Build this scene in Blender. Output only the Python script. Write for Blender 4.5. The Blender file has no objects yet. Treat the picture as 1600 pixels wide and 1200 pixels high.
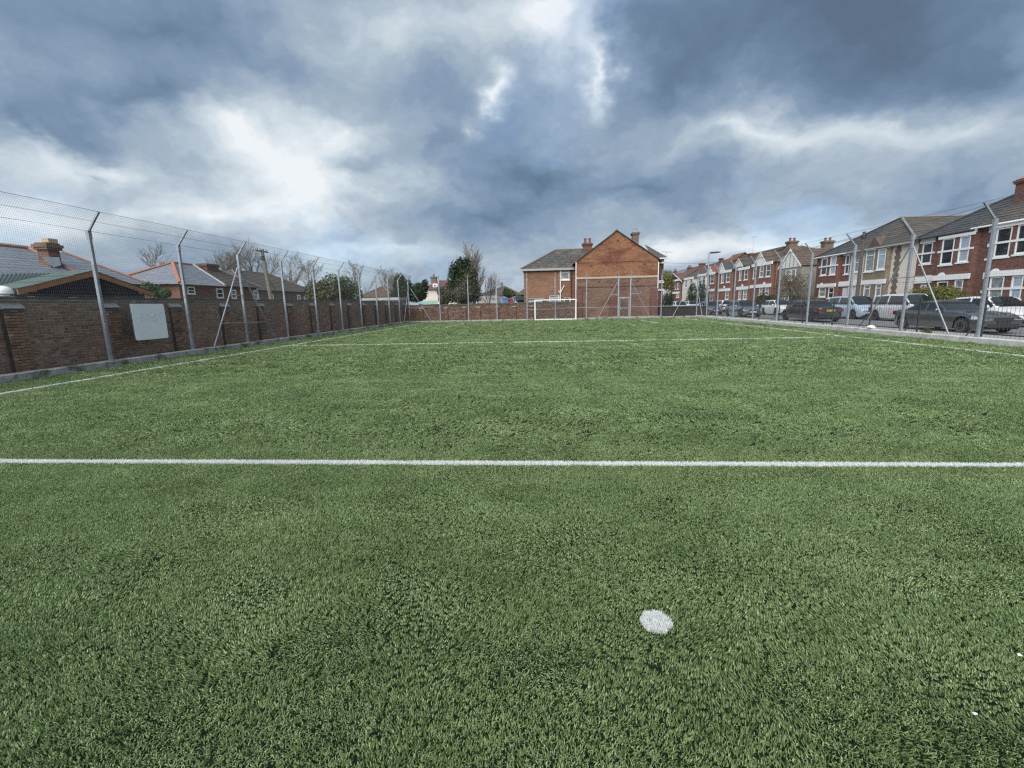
import bpy, bmesh, math, random
import numpy as np
from mathutils import Vector, Matrix, Euler

R = math.radians
rnd = random.Random(7)
scene = bpy.context.scene
col = scene.collection

# ------------------------------------------------------------------ camera
F_PX, PITCH, YAW, ROLL, CAM_H = 700.67, 0.17666, -0.07374, -0.02205, 1.6
_fw = Vector((math.sin(YAW) * math.cos(PITCH), math.cos(YAW) * math.cos(PITCH), -math.sin(PITCH)))
_r = Vector((math.cos(YAW), -math.sin(YAW), 0))
_u = _r.cross(_fw)
_r2 = math.cos(ROLL) * _r + math.sin(ROLL) * _u
_u2 = -math.sin(ROLL) * _r + math.cos(ROLL) * _u
CAM = Vector((0, 0, CAM_H))
cd = bpy.data.cameras.new('camera')
cam = bpy.data.objects.new('camera', cd)
col.objects.link(cam)
cd.sensor_width = 36
cd.sensor_fit = 'HORIZONTAL'
cd.lens = F_PX / 1600 * 36
cd.clip_start = 0.05
cd.clip_end = 3000
mw = Matrix((( _r2.x, _u2.x, -_fw.x, 0), (_r2.y, _u2.y, -_fw.y, 0), (_r2.z, _u2.z, -_fw.z, CAM_H), (0, 0, 0, 1)))
cam.matrix_world = mw
scene.camera = cam


def ray(x, y):
    return (x - 800) * _r2 - (y - 600) * _u2 + F_PX * _fw


def PX(x, y, X):                       # point seen at pixel (x, y) on the plane of given X
    d = ray(x, y)
    return CAM + d * (X / d.x)


def PY(x, y, Y):
    d = ray(x, y)
    return CAM + d * (Y / d.y)


def PZ(x, y, z=0.0):
    d = ray(x, y)
    return CAM + d * ((z - CAM_H) / d.z)


# ------------------------------------------------------------------ exposure
EXPOSURE = 1.78
scene.view_settings.view_transform = 'Standard'
scene.view_settings.look = 'None'
scene.view_settings.exposure = EXPOSURE
scene.view_settings.gamma = 1
scene.view_settings.use_curve_mapping = False
scene.render.engine = 'CYCLES'
scene.cycles.max_bounces = 4
scene.cycles.diffuse_bounces = 2
scene.cycles.glossy_bounces = 2
scene.cycles.transparent_max_bounces = 8
scene.cycles.use_denoising = False
scene.cycles.use_adaptive_sampling = False
scene.cycles.pixel_filter_type = 'BLACKMAN_HARRIS'
scene.cycles.filter_width = 1.3


def s2l(c):
    return c / 12.92 if c <= 0.04045 else ((c + 0.055) / 1.055) ** 2.4


def HEX(h, k=1.0):
    h = h.lstrip('#')
    return tuple(s2l(int(h[i:i + 2], 16) / 255) * k for i in (0, 2, 4)) + (1.0,)


# ------------------------------------------------------------------ world: broken cloud over a Nishita sky
SUN_AZ, SUN_EL = R(203), R(46)          # compass angle from +Y towards +X, elevation
world = bpy.data.worlds.new('World')
scene.world = world
world.use_nodes = True
wn = world.node_tree
wn.nodes.clear()
world.cycles.sampling_method = 'NONE'


def nd(nt, typ, **kw):
    n = nt.nodes.new(typ)
    for k, v in kw.items():
        setattr(n, k, v)
    return n


def lk(nt, a, b):
    nt.links.new(a, b)


def math_(nt, op, a, b=None, c=None, clamp=False):
    n = nt.nodes.new('ShaderNodeMath')
    n.operation = op
    n.use_clamp = clamp
    for i, v in enumerate((a, b, c)):
        if v is None:
            continue
        if isinstance(v, (int, float)):
            n.inputs[i].default_value = v
        else:
            nt.links.new(v, n.inputs[i])
    return n.outputs[0]


def vmath(nt, op, a, b=None, scale=None):
    n = nt.nodes.new('ShaderNodeVectorMath')
    n.operation = op
    for i, v in enumerate((a, b)):
        if v is None:
            continue
        if isinstance(v, (tuple, list, Vector)):
            n.inputs[i].default_value = tuple(v)
        else:
            nt.links.new(v, n.inputs[i])
    if scale is not None:
        n.inputs['Scale'].default_value = scale
    return n.outputs[0]


def ramp(nt, fac, stops, interp='LINEAR'):
    n = nt.nodes.new('ShaderNodeValToRGB')
    cr = n.color_ramp
    cr.interpolation = interp
    while len(cr.elements) < len(stops):
        cr.elements.new(0.5)
    for e, (p, c) in zip(cr.elements, stops):
        e.position = p
        e.color = c if len(c) == 4 else tuple(c) + (1,)
    if fac is not None:
        nt.links.new(fac, n.inputs[0])
    return n.outputs[0]


def noise(nt, vec, scale, detail=4, rough=0.5, dist=0.0, out=0):
    n = nt.nodes.new('ShaderNodeTexNoise')
    n.inputs['Scale'].default_value = scale
    n.inputs['Detail'].default_value = detail
    n.inputs['Roughness'].default_value = rough
    n.inputs['Distortion'].default_value = dist
    if vec is not None:
        nt.links.new(vec, n.inputs['Vector'])
    return n.outputs[out]


def mixc(nt, fac, a, b, blend='MIX'):
    n = nt.nodes.new('ShaderNodeMix')
    n.data_type = 'RGBA'
    n.blend_type = blend
    for idx, v in ((0, fac), (6, a), (7, b)):
        if isinstance(v, (int, float)):
            n.inputs[idx].default_value = v
        elif isinstance(v, tuple):
            n.inputs[idx].default_value = v if len(v) == 4 else v + (1,)
        else:
            nt.links.new(v, n.inputs[idx])
    return n.outputs[2]


HOFF = 0.50


def sky_uv(px, py):
    d = ray(px, py).normalized()
    return Vector((d.x / (d.z + HOFF), d.y / (d.z + HOFF), 0))


def build_world():
    nt = wn
    out = nd(nt, 'ShaderNodeOutputWorld')
    bg = nd(nt, 'ShaderNodeBackground')
    bg.inputs['Strength'].default_value = 0.1
    lk(nt, bg.outputs[0], out.inputs[0])
    sky = nd(nt, 'ShaderNodeTexSky', sky_type='NISHITA', sun_disc=False)
    sky.sun_elevation = SUN_EL
    sky.sun_rotation = SUN_AZ
    sky.altitude = 20
    sky.dust_density = 1.2
    tc = nd(nt, 'ShaderNodeTexCoord')
    sep = nd(nt, 'ShaderNodeSeparateXYZ')
    lk(nt, tc.outputs['Generated'], sep.inputs[0])
    zc = math_(nt, 'MAXIMUM', sep.outputs[2], 0.0)
    den = math_(nt, 'ADD', zc, HOFF)
    u = math_(nt, 'DIVIDE', sep.outputs[0], den)
    v = math_(nt, 'DIVIDE', sep.outputs[1], den)
    comb = nd(nt, 'ShaderNodeCombineXYZ')
    lk(nt, u, comb.inputs[0]); lk(nt, v, comb.inputs[1])
    uv = comb.outputs[0]
    # domain warp so that cloud edges billow
    wv = noise(nt, uv, 3.2, 5, 0.6, 0.0, 1)
    wv = vmath(nt, 'SUBTRACT', wv, (0.5, 0.5, 0.5))
    uvw = vmath(nt, 'ADD', uv, vmath(nt, 'SCALE', wv, None, 0.34))
    n1 = noise(nt, uvw, 2.0, 6, 0.5, 0.0)
    n2 = noise(nt, uvw, 7.0, 6, 0.6, 0.0)
    f = math_(nt, 'MULTIPLY_ADD', n1, 0.66, 0.175)
    f = math_(nt, 'ADD', f, math_(nt, 'MULTIPLY_ADD', n2, 0.42, -0.20))
    # cloud banks and breaks of this particular sky: (centre, half sizes, weight)
    blobs = [
        (1320, 30, 420, 160, -0.42), (1050, 110, 130, 110, -0.18), (1500, 120, 260, 80, -0.14), (1200, 150, 180, 60, -0.10),
        (830, 270, 180, 90, -0.24), (740, 340, 220, 40, -0.20), (1020, 300, 260, 45, -0.16), (690, 230, 70, 60, -0.08),
        (220, 60, 330, 130, -0.16), (230, 175, 240, 45, -0.24), (40, 200, 120, 30, -0.16), (450, 110, 160, 70, -0.08),
        (490, 265, 260, 105, 0.29), (400, 230, 90, 60, 0.22), (540, 215, 70, 40, 0.16), (590, 270, 60, 40, -0.16),
        (110, 255, 180, 45, 0.24), (100, 262, 40, 22, -0.2), (860, 40, 110, 90, 0.40), (770, 165, 40, 30, 0.38), (735, 205, 30, 25, 0.2),
        (650, 60, 240, 90, 0.20), (935, 110, 32, 100, 0.34),
        (1180, 215, 260, 40, 0.20), (1480, 215, 260, 45, 0.14), (1230, 395, 300, 30, 0.22),
        (1050, 385, 120, 35, 0.26), (620, 395, 300, 30, 0.16), (330, 330, 360, 60, 0.28), (60, 345, 160, 50, 0.20),
        (1500, 300, 200, 40, -0.08),
    ]
    for px, py, rx, ry, w in blobs:
        c = sky_uv(px, py)
        ax = (sky_uv(px + rx, py) - sky_uv(px - rx, py)) / 2
        ay = (sky_uv(px, py + ry) - sky_uv(px, py - ry)) / 2
        mp = nd(nt, 'ShaderNodeMapping', vector_type='TEXTURE')
        mp.inputs['Location'].default_value = c
        mp.inputs['Rotation'].default_value = (0, 0, math.atan2(ax.y, ax.x))
        mp.inputs['Scale'].default_value = (ax.length * 1.35, ay.length * 1.35, 1)
        lk(nt, uvw, mp.inputs[0])
        gr = nd(nt, 'ShaderNodeTexGradient', gradient_type='QUADRATIC_SPHERE')
        lk(nt, mp.outputs[0], gr.inputs[0])
        f = math_(nt, 'MULTIPLY_ADD', gr.outputs[1], w * 1.5, f)
    # towards the horizon many thin layers add up to a paler, smoother band
    hz = math_(nt, 'SUBTRACT', 1.0, math_(nt, 'DIVIDE', zc, 0.22), clamp=True)
    f = math_(nt, 'MULTIPLY_ADD', hz, 0.03, f)
    k = 10.0 / 2 ** EXPOSURE
    cc = ramp(nt, f, [(0.0, HEX('#5e7189', k)), (0.20, HEX('#6c839d', k)), (0.40, HEX('#879db6', k)), (0.56, HEX('#a5b6c7', k)), (0.74, HEX('#cad7e1', k)), (0.95, HEX('#eef4f8', k))])
    # thin places where the blue above shows through the cloud
    m = ramp(nt, noise(nt, uvw, 1.6, 4, 0.5), [(0.52, (0, 0, 0)), (0.72, (1, 1, 1))])
    m = math_(nt, 'MULTIPLY', m, 0.30)
    skyc = mixc(nt, 1.0, sky.outputs[0], (0.62, 0.72, 0.86, 1), 'MULTIPLY')
    fin = mixc(nt, m, cc, skyc)
    lk(nt, fin, bg.inputs[0])


build_world()
sd = bpy.data.lights.new('sun', 'SUN')
sd.energy = 1.5
sd.angle = R(75)
sd.color = (1.0, 0.965, 0.91)
sun = bpy.data.objects.new('sun', sd)
col.objects.link(sun)
_sdir = Vector((math.sin(SUN_AZ) * math.cos(SUN_EL), math.cos(SUN_AZ) * math.cos(SUN_EL), math.sin(SUN_EL)))
sun.rotation_euler = (-_sdir).to_track_quat('-Z', 'Y').to_euler()
sun.location = (0, 0, 60)

# ------------------------------------------------------------------ mesh helper
class MB:
    def __init__(self):
        self.v, self.f, self.t = [], [], []

    def add(self, pts, faces, tint=None):
        o = len(self.v)
        self.v.extend(tuple(p) for p in pts)
        self.f.extend(tuple(i + o for i in fc) for fc in faces)
        if tint is not None:
            self.t.extend([tint] * len(pts))
        return self

    def poly(self, *pts, tint=None):
        return self.add(pts, [tuple(range(len(pts)))], tint)

    def box(self, x0, x1, y0, y1, z0, z1, tint=None, skip=''):
        p = [(x0, y0, z0), (x1, y0, z0), (x1, y1, z0), (x0, y1, z0), (x0, y0, z1), (x1, y0, z1), (x1, y1, z1), (x0, y1, z1)]
        fs = {'b': (0, 3, 2, 1), 't': (4, 5, 6, 7), 's': (0, 1, 5, 4), 'e': (1, 2, 6, 5), 'n': (2, 3, 7, 6), 'w': (3, 0, 4, 7)}
        return self.add(p, [f for k, f in fs.items() if k not in skip], tint)

    def cbox(self, c, s, tint=None):
        return self.box(c[0] - s[0] / 2, c[0] + s[0] / 2, c[1] - s[1] / 2, c[1] + s[1] / 2, c[2] - s[2] / 2, c[2] + s[2] / 2, tint)

    def prism(self, base, off, tint=None):           # polygon extruded along off
        n = len(base)
        off = Vector(off)
        p = [Vector(b) for b in base] + [Vector(b) + off for b in base]
        fs = [tuple(range(n - 1, -1, -1)), tuple(range(n, 2 * n))]
        fs += [(i, (i + 1) % n, n + (i + 1) % n, n + i) for i in range(n)]
        return self.add(p, fs, tint)

    def bar(self, a, b, w, h=None, up=(0, 0, 1), tint=None):      # rectangular bar from a to b
        a, b = Vector(a), Vector(b)
        h = w if h is None else h
        d = (b - a).normalized()
        s = d.cross(Vector(up))
        if s.length < 1e-4:
            s = d.cross(Vector((1, 0, 0)))
        s.normalize()
        t = s.cross(d)
        q = [a + s * (i * w / 2) + t * (j * h / 2) for i, j in ((-1, -1), (1, -1), (1, 1), (-1, 1))]
        return self.prism(q, b - a, tint)

    def tube(self, pts, radii, n=6, cap=True, tint=None):
        pts = [Vector(p) for p in pts]
        if isinstance(radii, (int, float)):
            radii = [radii] * len(pts)
        ring = []
        prev = None
        for i, p in enumerate(pts):
            d = (pts[min(i + 1, len(pts) - 1)] - pts[max(i - 1, 0)])
            d = d.normalized() if d.length > 1e-9 else Vector((0, 0, 1))
            s = (prev - d * prev.dot(d)) if prev is not None else d.cross(Vector((0, 0, 1)) if abs(d.z) < 0.95 else Vector((1, 0, 0)))
            if s.length < 1e-6:
                s = d.orthogonal()
            s.normalize()
            prev = s
            t = d.cross(s)
            ring += [p + (s * math.cos(a) + t * math.sin(a)) * radii[i] for a in (2 * math.pi * k / n for k in range(n))]
        fs = []
        for i in range(len(pts) - 1):
            for k in range(n):
                fs.append((i * n + k, i * n + (k + 1) % n, (i + 1) * n + (k + 1) % n, (i + 1) * n + k))
        if cap:
            fs.append(tuple(range(n - 1, -1, -1)))
            fs.append(tuple(range((len(pts) - 1) * n, len(pts) * n)))
        return self.add(ring, fs, tint)

    def lathe(self, prof, c, axis='z', n=16, tint=None):         # prof: (radius, height) pairs
        c = Vector(c)
        pts, fs = [], []
        for r, h in prof:
            for k in range(n):
                a = 2 * math.pi * k / n
                if axis == 'z':
                    q = (r * math.cos(a), r * math.sin(a), h)
                elif axis == 'y':
                    q = (r * math.cos(a), h, r * math.sin(a))
                else:
                    q = (h, r * math.cos(a), r * math.sin(a))
                pts.append(c + Vector(q))
        for i in range(len(prof) - 1):
            for k in range(n):
                fs.append((i * n + k, i * n + (k + 1) % n, (i + 1) * n + (k + 1) % n, (i + 1) * n + k))
        fs.append(tuple(range(n)))
        fs.append(tuple(range((len(prof) - 1) * n, len(prof) * n)))
        return self.add(pts, fs, tint)

    def mesh(self, name, mat=None, smooth=None):
        me = bpy.data.meshes.new(name)
        me.from_pydata(self.v, [], self.f)
        if self.t and len(self.t) == len(self.v):
            a = me.attributes.new('tint', 'FLOAT', 'POINT')
            a.data.foreach_set('value', self.t)
        if mat is not None:
            me.materials.append(mat)
        bm = bmesh.new()
        bm.from_mesh(me)
        bmesh.ops.recalc_face_normals(bm, faces=bm.faces)
        bm.to_mesh(me)
        bm.free()
        if smooth is not None:
            me.polygons.foreach_set('use_smooth', [True] * len(me.polygons))
            me.set_sharp_from_angle(angle=R(smooth))
        me.update()
        return me

    def build(self, name, mat, parent=None, smooth=None):
        return link(name, self.mesh(name, mat, smooth), parent)


def link(name, data, parent=None):
    o = bpy.data.objects.new(name, data)
    col.objects.link(o)
    if parent is not None:
        o.parent = parent
        if parent.get('world_children') is not None or parent.name in WORLD:
            o.matrix_parent_inverse = WORLD[parent.name]
    return o


WORLD = {}      # things whose children are given in world coordinates: name -> inverse matrix


def tag(o, label=None, cat=None, group=None, kind=None):
    if label: o['label'] = label
    if cat: o['category'] = cat
    if group: o['group'] = group
    if kind: o['kind'] = kind
    return o


def thing(name, label, cat, loc=(0, 0, 0), rz=0.0, group=None, local=False):
    o = bpy.data.objects.new(name, None)
    o.empty_display_size = 0.2
    col.objects.link(o)
    o.location = loc
    o.rotation_euler = (0, 0, rz)
    if not local:
        WORLD[o.name] = (Matrix.Translation(Vector(loc)) @ Matrix.Rotation(rz, 4, 'Z')).inverted()
    return tag(o, label, cat, group)


def copy_tree(o, parent=None):
    c = o.copy()
    col.objects.link(c)
    c.parent = parent
    for ch in o.children:
        copy_tree(ch, c)
    return c


# ------------------------------------------------------------------ materials
MATS = {}


def new_mat(name):
    m = bpy.data.materials.new(name)
    m.use_nodes = True
    nt = m.node_tree
    b = nt.nodes['Principled BSDF']
    MATS[name] = m
    return m, nt, b


def coords(nt, which='Object'):
    tc = nt.nodes.new('ShaderNodeTexCoord')
    return tc.outputs[which]


def bump(nt, h, b, strength=0.3, dist=0.02):
    n = nt.nodes.new('ShaderNodeBump')
    n.inputs['Strength'].default_value = strength
    n.inputs['Distance'].default_value = dist
    nt.links.new(h, n.inputs['Height'])
    nt.links.new(n.outputs[0], b.inputs['Normal'])


def scale_c(c, k):
    return tuple(min(1, x * k) for x in c[:3]) + (1,)


def worn(name, c, rough=0.7, var=0.25, scale=3.0, metal=0.0, bump_s=0.0, bscale=40, spec=0.5, coat=0.0, stain=None, smin=0.55, smax=0.75, sscale=1.2, random_obj=0.0):
    """plain colour broken up by two scales of noise, optional stain colour"""
    m, nt, b = new_mat(name)
    P = coords(nt)
    f = noise(nt, P, scale, 6, 0.6)
    cc = ramp(nt, f, [(0.25, scale_c(c, 1 - var)), (0.75, scale_c(c, 1 + var))])
    f2 = noise(nt, P, scale * 9, 3, 0.6)
    cc = mixc(nt, math_(nt, 'MULTIPLY', f2, var * 0.8), cc, scale_c(c, 0.45))
    if stain is not None:
        sm = ramp(nt, noise(nt, P, sscale, 7, 0.65), [(smin, (0, 0, 0)), (smax, (1, 1, 1))])
        cc = mixc(nt, sm, cc, stain)
    lk(nt, cc, b.inputs['Base Color'])
    b.inputs['Roughness'].default_value = rough
    b.inputs['Metallic'].default_value = metal
    b.inputs['Specular IOR Level'].default_value = spec
    b.inputs['Coat Weight'].default_value = coat
    if bump_s:
        bump(nt, noise(nt, P, bscale, 5, 0.65), b, bump_s)
    return m


def facade_uv(nt):
    """(along the wall, height) whatever way the wall faces"""
    P = coords(nt)
    sp = nd(nt, 'ShaderNodeSeparateXYZ'); lk(nt, P, sp.inputs[0])
    ge = nd(nt, 'ShaderNodeNewGeometry')
    sn = nd(nt, 'ShaderNodeSeparateXYZ'); lk(nt, ge.outputs['True Normal'], sn.inputs[0])
    ax = math_(nt, 'GREATER_THAN', math_(nt, 'ABSOLUTE', sn.outputs[0]), 0.7)
    mx = nd(nt, 'ShaderNodeMix'); mx.data_type = 'FLOAT'
    lk(nt, ax, mx.inputs[0]); lk(nt, sp.outputs[0], mx.inputs[2]); lk(nt, sp.outputs[1], mx.inputs[3])
    cb = nd(nt, 'ShaderNodeCombineXYZ')
    lk(nt, mx.outputs[0], cb.inputs[0]); lk(nt, sp.outputs[2], cb.inputs[1])
    return cb.outputs[0], P


def brick_mat(name, c1, c2, mortar, patch=None, dark=None, bw=0.225, bh=0.075, lo=0.5, hi=0.62):
    m, nt, b = new_mat(name)
    uv, P = facade_uv(nt)
    t = nd(nt, 'ShaderNodeTexBrick')
    lk(nt, uv, t.inputs['Vector'])
    t.inputs['Color1'].default_value = c1
    t.inputs['Color2'].default_value = c2
    t.inputs['Mortar'].default_value = mortar
    t.inputs['Scale'].default_value = 1
    t.inputs['Mortar Size'].default_value = 0.008
    t.inputs['Brick Width'].default_value = bw
    t.inputs['Row Height'].default_value = bh
    t.inputs['Bias'].default_value = 0.0
    cc = t.outputs[0]
    if patch is not None:
        mq = nd(nt, 'ShaderNodeMapping'); lk(nt, P, mq.inputs[0]); mq.inputs['Scale'].default_value = (0.42, 0.42, 1.1)
        mk = ramp(nt, noise(nt, mq.outputs[0], 1.0, 7, 0.66, 0.3), [(lo, (0, 0, 0)), (hi, (1, 1, 1))])
        cc = mixc(nt, math_(nt, 'MULTIPLY', mk, 0.72), cc, patch, 'MIX')
    if dark is not None:
        mp = nd(nt, 'ShaderNodeMapping'); lk(nt, P, mp.inputs[0]); mp.inputs['Scale'].default_value = (0.7, 0.7, 4.5)
        mk = ramp(nt, noise(nt, mp.outputs[0], 1.3, 8, 0.7), [(0.48, (0, 0, 0)), (0.70, (1, 1, 1))])
        cc = mixc(nt, math_(nt, 'MULTIPLY', mk, 0.6), cc, dark, 'MIX')
    cc = mixc(nt, 0.6, cc, ramp(nt, noise(nt, P, 7, 5, 0.75), [(0.25, (0.25, 0.25, 0.25)), (0.75, (1.75, 1.7, 1.65))]), 'MULTIPLY')
    lk(nt, cc, b.inputs['Base Color'])
    b.inputs['Roughness'].default_value = 0.85
    b.inputs['Specular IOR Level'].default_value = 0.25
    bump(nt, t.outputs[1], b, 0.5, -0.01)
    return m


def tile_mat(name, c1, c2, tw, th, moss=None, rough=0.7, axis='auto'):
    """roof covering: joints across each course (courses themselves are geometry)"""
    m, nt, b = new_mat(name)
    P = coords(nt)
    sp = nd(nt, 'ShaderNodeSeparateXYZ'); lk(nt, P, sp.inputs[0])
    ge = nd(nt, 'ShaderNodeNewGeometry')
    sn = nd(nt, 'ShaderNodeSeparateXYZ'); lk(nt, ge.outputs['True Normal'], sn.inputs[0])
    ax = math_(nt, 'GREATER_THAN', math_(nt, 'ABSOLUTE', sn.outputs[0]), math_(nt, 'ABSOLUTE', sn.outputs[1]))
    mx = nd(nt, 'ShaderNodeMix'); mx.data_type = 'FLOAT'
    lk(nt, ax, mx.inputs[0]); lk(nt, sp.outputs[0], mx.inputs[2]); lk(nt, sp.outputs[1], mx.inputs[3])
    cb = nd(nt, 'ShaderNodeCombineXYZ')
    lk(nt, mx.outputs[0], cb.inputs[0]); lk(nt, math_(nt, 'MULTIPLY', sp.outputs[2], 1.5), cb.inputs[1])
    t = nd(nt, 'ShaderNodeTexBrick')
    lk(nt, cb.outputs[0], t.inputs['Vector'])
    t.inputs['Color1'].default_value = c1
    t.inputs['Color2'].default_value = c2
    t.inputs['Mortar'].default_value = scale_c(c1, 0.4)
    t.inputs['Scale'].default_value = 1
    t.inputs['Mortar Size'].default_value = 0.012
    t.inputs['Brick Width'].default_value = tw
    t.inputs['Row Height'].default_value = th
    cc = t.outputs[0]
    cc = mixc(nt, 0.5, cc, ramp(nt, noise(nt, P, 1.3, 7, 0.7), [(0.2, (0.5, 0.5, 0.5)), (0.8, (1.4, 1.4, 1.4))]), 'MULTIPLY')
    if moss is not None:
        mk = ramp(nt, noise(nt, P, 1.1, 8, 0.72), [(0.52, (0, 0, 0)), (0.72, (1, 1, 1))])
        cc = mixc(nt, math_(nt, 'MULTIPLY', mk, 0.7), cc, moss)
    lk(nt, cc, b.inputs['Base Color'])
    b.inputs['Roughness'].default_value = rough
    b.inputs['Specular IOR Level'].default_value = 0.4
    bump(nt, t.outputs[1], b, 0.4, -0.01)
    return m


def leaf_mat(name, c1, c2, trans=0.25):
    m, nt, b = new_mat(name)
    at = nd(nt, 'ShaderNodeAttribute', attribute_name='tint')
    cc = ramp(nt, at.outputs['Fac'], [(0.0, c1), (1.0, c2)])
    lk(nt, cc, b.inputs['Base Color'])
    b.inputs['Roughness'].default_value = 0.55
    b.inputs['Specular IOR Level'].default_value = 0.3
    tr = nd(nt, 'ShaderNodeBsdfTranslucent')
    lk(nt, cc, tr.inputs[0])
    mx = nd(nt, 'ShaderNodeMixShader')
    mx.inputs[0].default_value = trans
    lk(nt, b.outputs[0], mx.inputs[1]); lk(nt, tr.outputs[0], mx.inputs[2])
    lk(nt, mx.outputs[0], nt.nodes['Material Output'].inputs[0])
    return m


def paint_mat(name, c, rough=0.25, metal=0.0, coat=1.0):
    m, nt, b = new_mat(name)
    P = coords(nt)
    dirt = ramp(nt, noise(nt, P, 2.5, 6, 0.6), [(0.35, scale_c(c, 1.0)), (0.9, tuple(x * 0.7 + 0.03 for x in c[:3]) + (1,))])
    lk(nt, dirt, b.inputs['Base Color'])
    b.inputs['Roughness'].default_value = rough
    b.inputs['Metallic'].default_value = metal
    b.inputs['Coat Weight'].default_value = coat
    b.inputs['Coat Roughness'].default_value = 0.06
    return m


def glass_mat(name, c=(0.02, 0.025, 0.03, 1), rough=0.04, spec=0.6, lo=0.8, hi=1.6, sc=1.5):
    m, nt, b = new_mat(name)
    P = coords(nt)
    cc = ramp(nt, noise(nt, P, sc, 3, 0.5), [(0.35, scale_c(c, lo)), (0.65, scale_c(c, hi))])
    lk(nt, cc, b.inputs['Base Color'])
    b.inputs['Roughness'].default_value = rough
    b.inputs['Specular IOR Level'].default_value = spec
    return m

# palette
STEEL = worn('galvanised_steel', (0.36, 0.40, 0.45, 1), 0.5, 0.22, 4, metal=0.35, bump_s=0.05, stain=(0.20, 0.21, 0.22, 1), smin=0.5, smax=0.8, sscale=5)
BLACKST = worn('dark_steel', (0.055, 0.058, 0.062, 1), 0.55, 0.3, 6, metal=0.2)
WIRE = worn('mesh_wire', (0.085, 0.095, 0.10, 1), 0.6, 0.2, 2)
CONC = worn('concrete_kerb', (0.36, 0.36, 0.34, 1), 0.9, 0.3, 5, bump_s=0.5, bscale=30, stain=(0.10, 0.105, 0.085, 1), smin=0.48, smax=0.62, sscale=2.2)
CONC_LT = worn('pale_concrete_kerb', (0.52, 0.52, 0.50, 1), 0.9, 0.25, 5, bump_s=0.5, bscale=30, stain=(0.27, 0.27, 0.25, 1), smin=0.52, smax=0.72, sscale=2.4)
RUBBER = worn('rubber_infill', (0.012, 0.020, 0.010, 1), 0.95, 0.5, 30, bump_s=0.6, bscale=300, spec=0.1)
WHITE = worn('white_paint', (0.80, 0.81, 0.81, 1), 0.5, 0.06, 3, stain=(0.5, 0.5, 0.47, 1), smin=0.62, smax=0.85, sscale=3)
UPVC = worn('white_window_frame', (0.84, 0.85, 0.86, 1), 0.35, 0.05, 3)
RENDER_CREAM = worn('cream_render', (0.68, 0.62, 0.55, 1), 0.9, 0.1, 1.2, bump_s=0.15, bscale=60, stain=(0.55, 0.50, 0.44, 1), smin=0.6, smax=0.85)
RENDER_WHITE = worn('white_render', (0.72, 0.72, 0.70, 1), 0.9, 0.08, 1.2, bump_s=0.15, bscale=60, stain=(0.5, 0.5, 0.47, 1), smin=0.6, smax=0.85)
RENDER_GREY = worn('pebbledash', (0.30, 0.285, 0.25, 1), 0.95, 0.2, 3, bump_s=0.6, bscale=90, stain=(0.17, 0.16, 0.14, 1))
TIMBER = worn('brown_bargeboard', (0.30, 0.135, 0.055, 1), 0.6, 0.3, 6, bump_s=0.2)
DARKWOOD = worn('dark_boarding', (0.022, 0.02, 0.024, 1), 0.75, 0.4, 4, bump_s=0.2, spec=0.25)
POLEWOOD = worn('weathered_pole', (0.20, 0.19, 0.15, 1), 0.9, 0.3, 5, bump_s=0.4)
POLEBROWN = worn('brown_pole', (0.10, 0.085, 0.075, 1), 0.9, 0.3, 5, bump_s=0.4)
TARMAC = worn('tarmac', (0.155, 0.158, 0.165, 1), 0.85, 0.25, 1.5, bump_s=0.4, bscale=120, stain=(0.115, 0.115, 0.12, 1))
PAVING = worn('paving', (0.30, 0.295, 0.285, 1), 0.9, 0.2, 2, bump_s=0.3, bscale=60)
EARTH = worn('garden_earth', (0.075, 0.085, 0.04, 1), 0.95, 0.4, 1.0, bump_s=0.5, bscale=8)
LEAD = worn('lead_flashing', (0.60, 0.63, 0.65, 1), 0.6, 0.15, 4)
POT_RED = worn('terracotta', (0.20, 0.085, 0.065, 1), 0.85, 0.25, 6)
POT_BUFF = worn('buff_pot', (0.48, 0.40, 0.27, 1), 0.85, 0.2, 6)
RIDGE = worn('orange_ridge', (0.38, 0.155, 0.10, 1), 0.8, 0.2, 5)
RIDGE_PINK = worn('dull_pink_ridge', (0.33, 0.17, 0.14, 1), 0.85, 0.25, 5)
RIDGE_GREY = worn('grey_ridge', (0.20, 0.18, 0.165, 1), 0.85, 0.25, 5)
BARK = worn('bark', (0.115, 0.10, 0.08, 1), 0.9, 0.3, 6, bump_s=0.4)
TWIG = worn('twigs', (0.15, 0.125, 0.10, 1), 0.9, 0.25, 2)
TWIG_PALE = worn('pale_twigs', (0.21, 0.185, 0.15, 1), 0.9, 0.25, 2)
LEAF_DARK = leaf_mat('dark_evergreen', (0.010, 0.020, 0.008, 1), (0.045, 0.075, 0.028, 1))
LEAF_MID = leaf_mat('mid_green', (0.03, 0.055, 0.018, 1), (0.10, 0.15, 0.05, 1))
LEAF_OLIVE = leaf_mat('olive_shrub', (0.045, 0.055, 0.02, 1), (0.15, 0.145, 0.06, 1))
LEAF_YEL = leaf_mat('yellow_green', (0.075, 0.085, 0.018, 1), (0.24, 0.23, 0.06, 1))
LEAF_BROWN = leaf_mat('brown_leaves', (0.06, 0.045, 0.03, 1), (0.24, 0.19, 0.13, 1))
IVY = leaf_mat('ivy_grey_green', (0.035, 0.042, 0.022, 1), (0.17, 0.165, 0.115, 1))
GLASS = glass_mat('window_glass')
GLASS_PALE = glass_mat('blind_behind_glass', (0.36, 0.43, 0.52, 1), 0.08, 0.5, 0.85, 1.15)
GLASS_NET = glass_mat('net_curtain_behind_glass', (0.24, 0.27, 0.28, 1), 0.08, 0.5, 0.6, 1.3, 4)
CARGLASS = glass_mat('car_glass', (0.012, 0.015, 0.017, 1), 0.03, 0.7)
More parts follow.
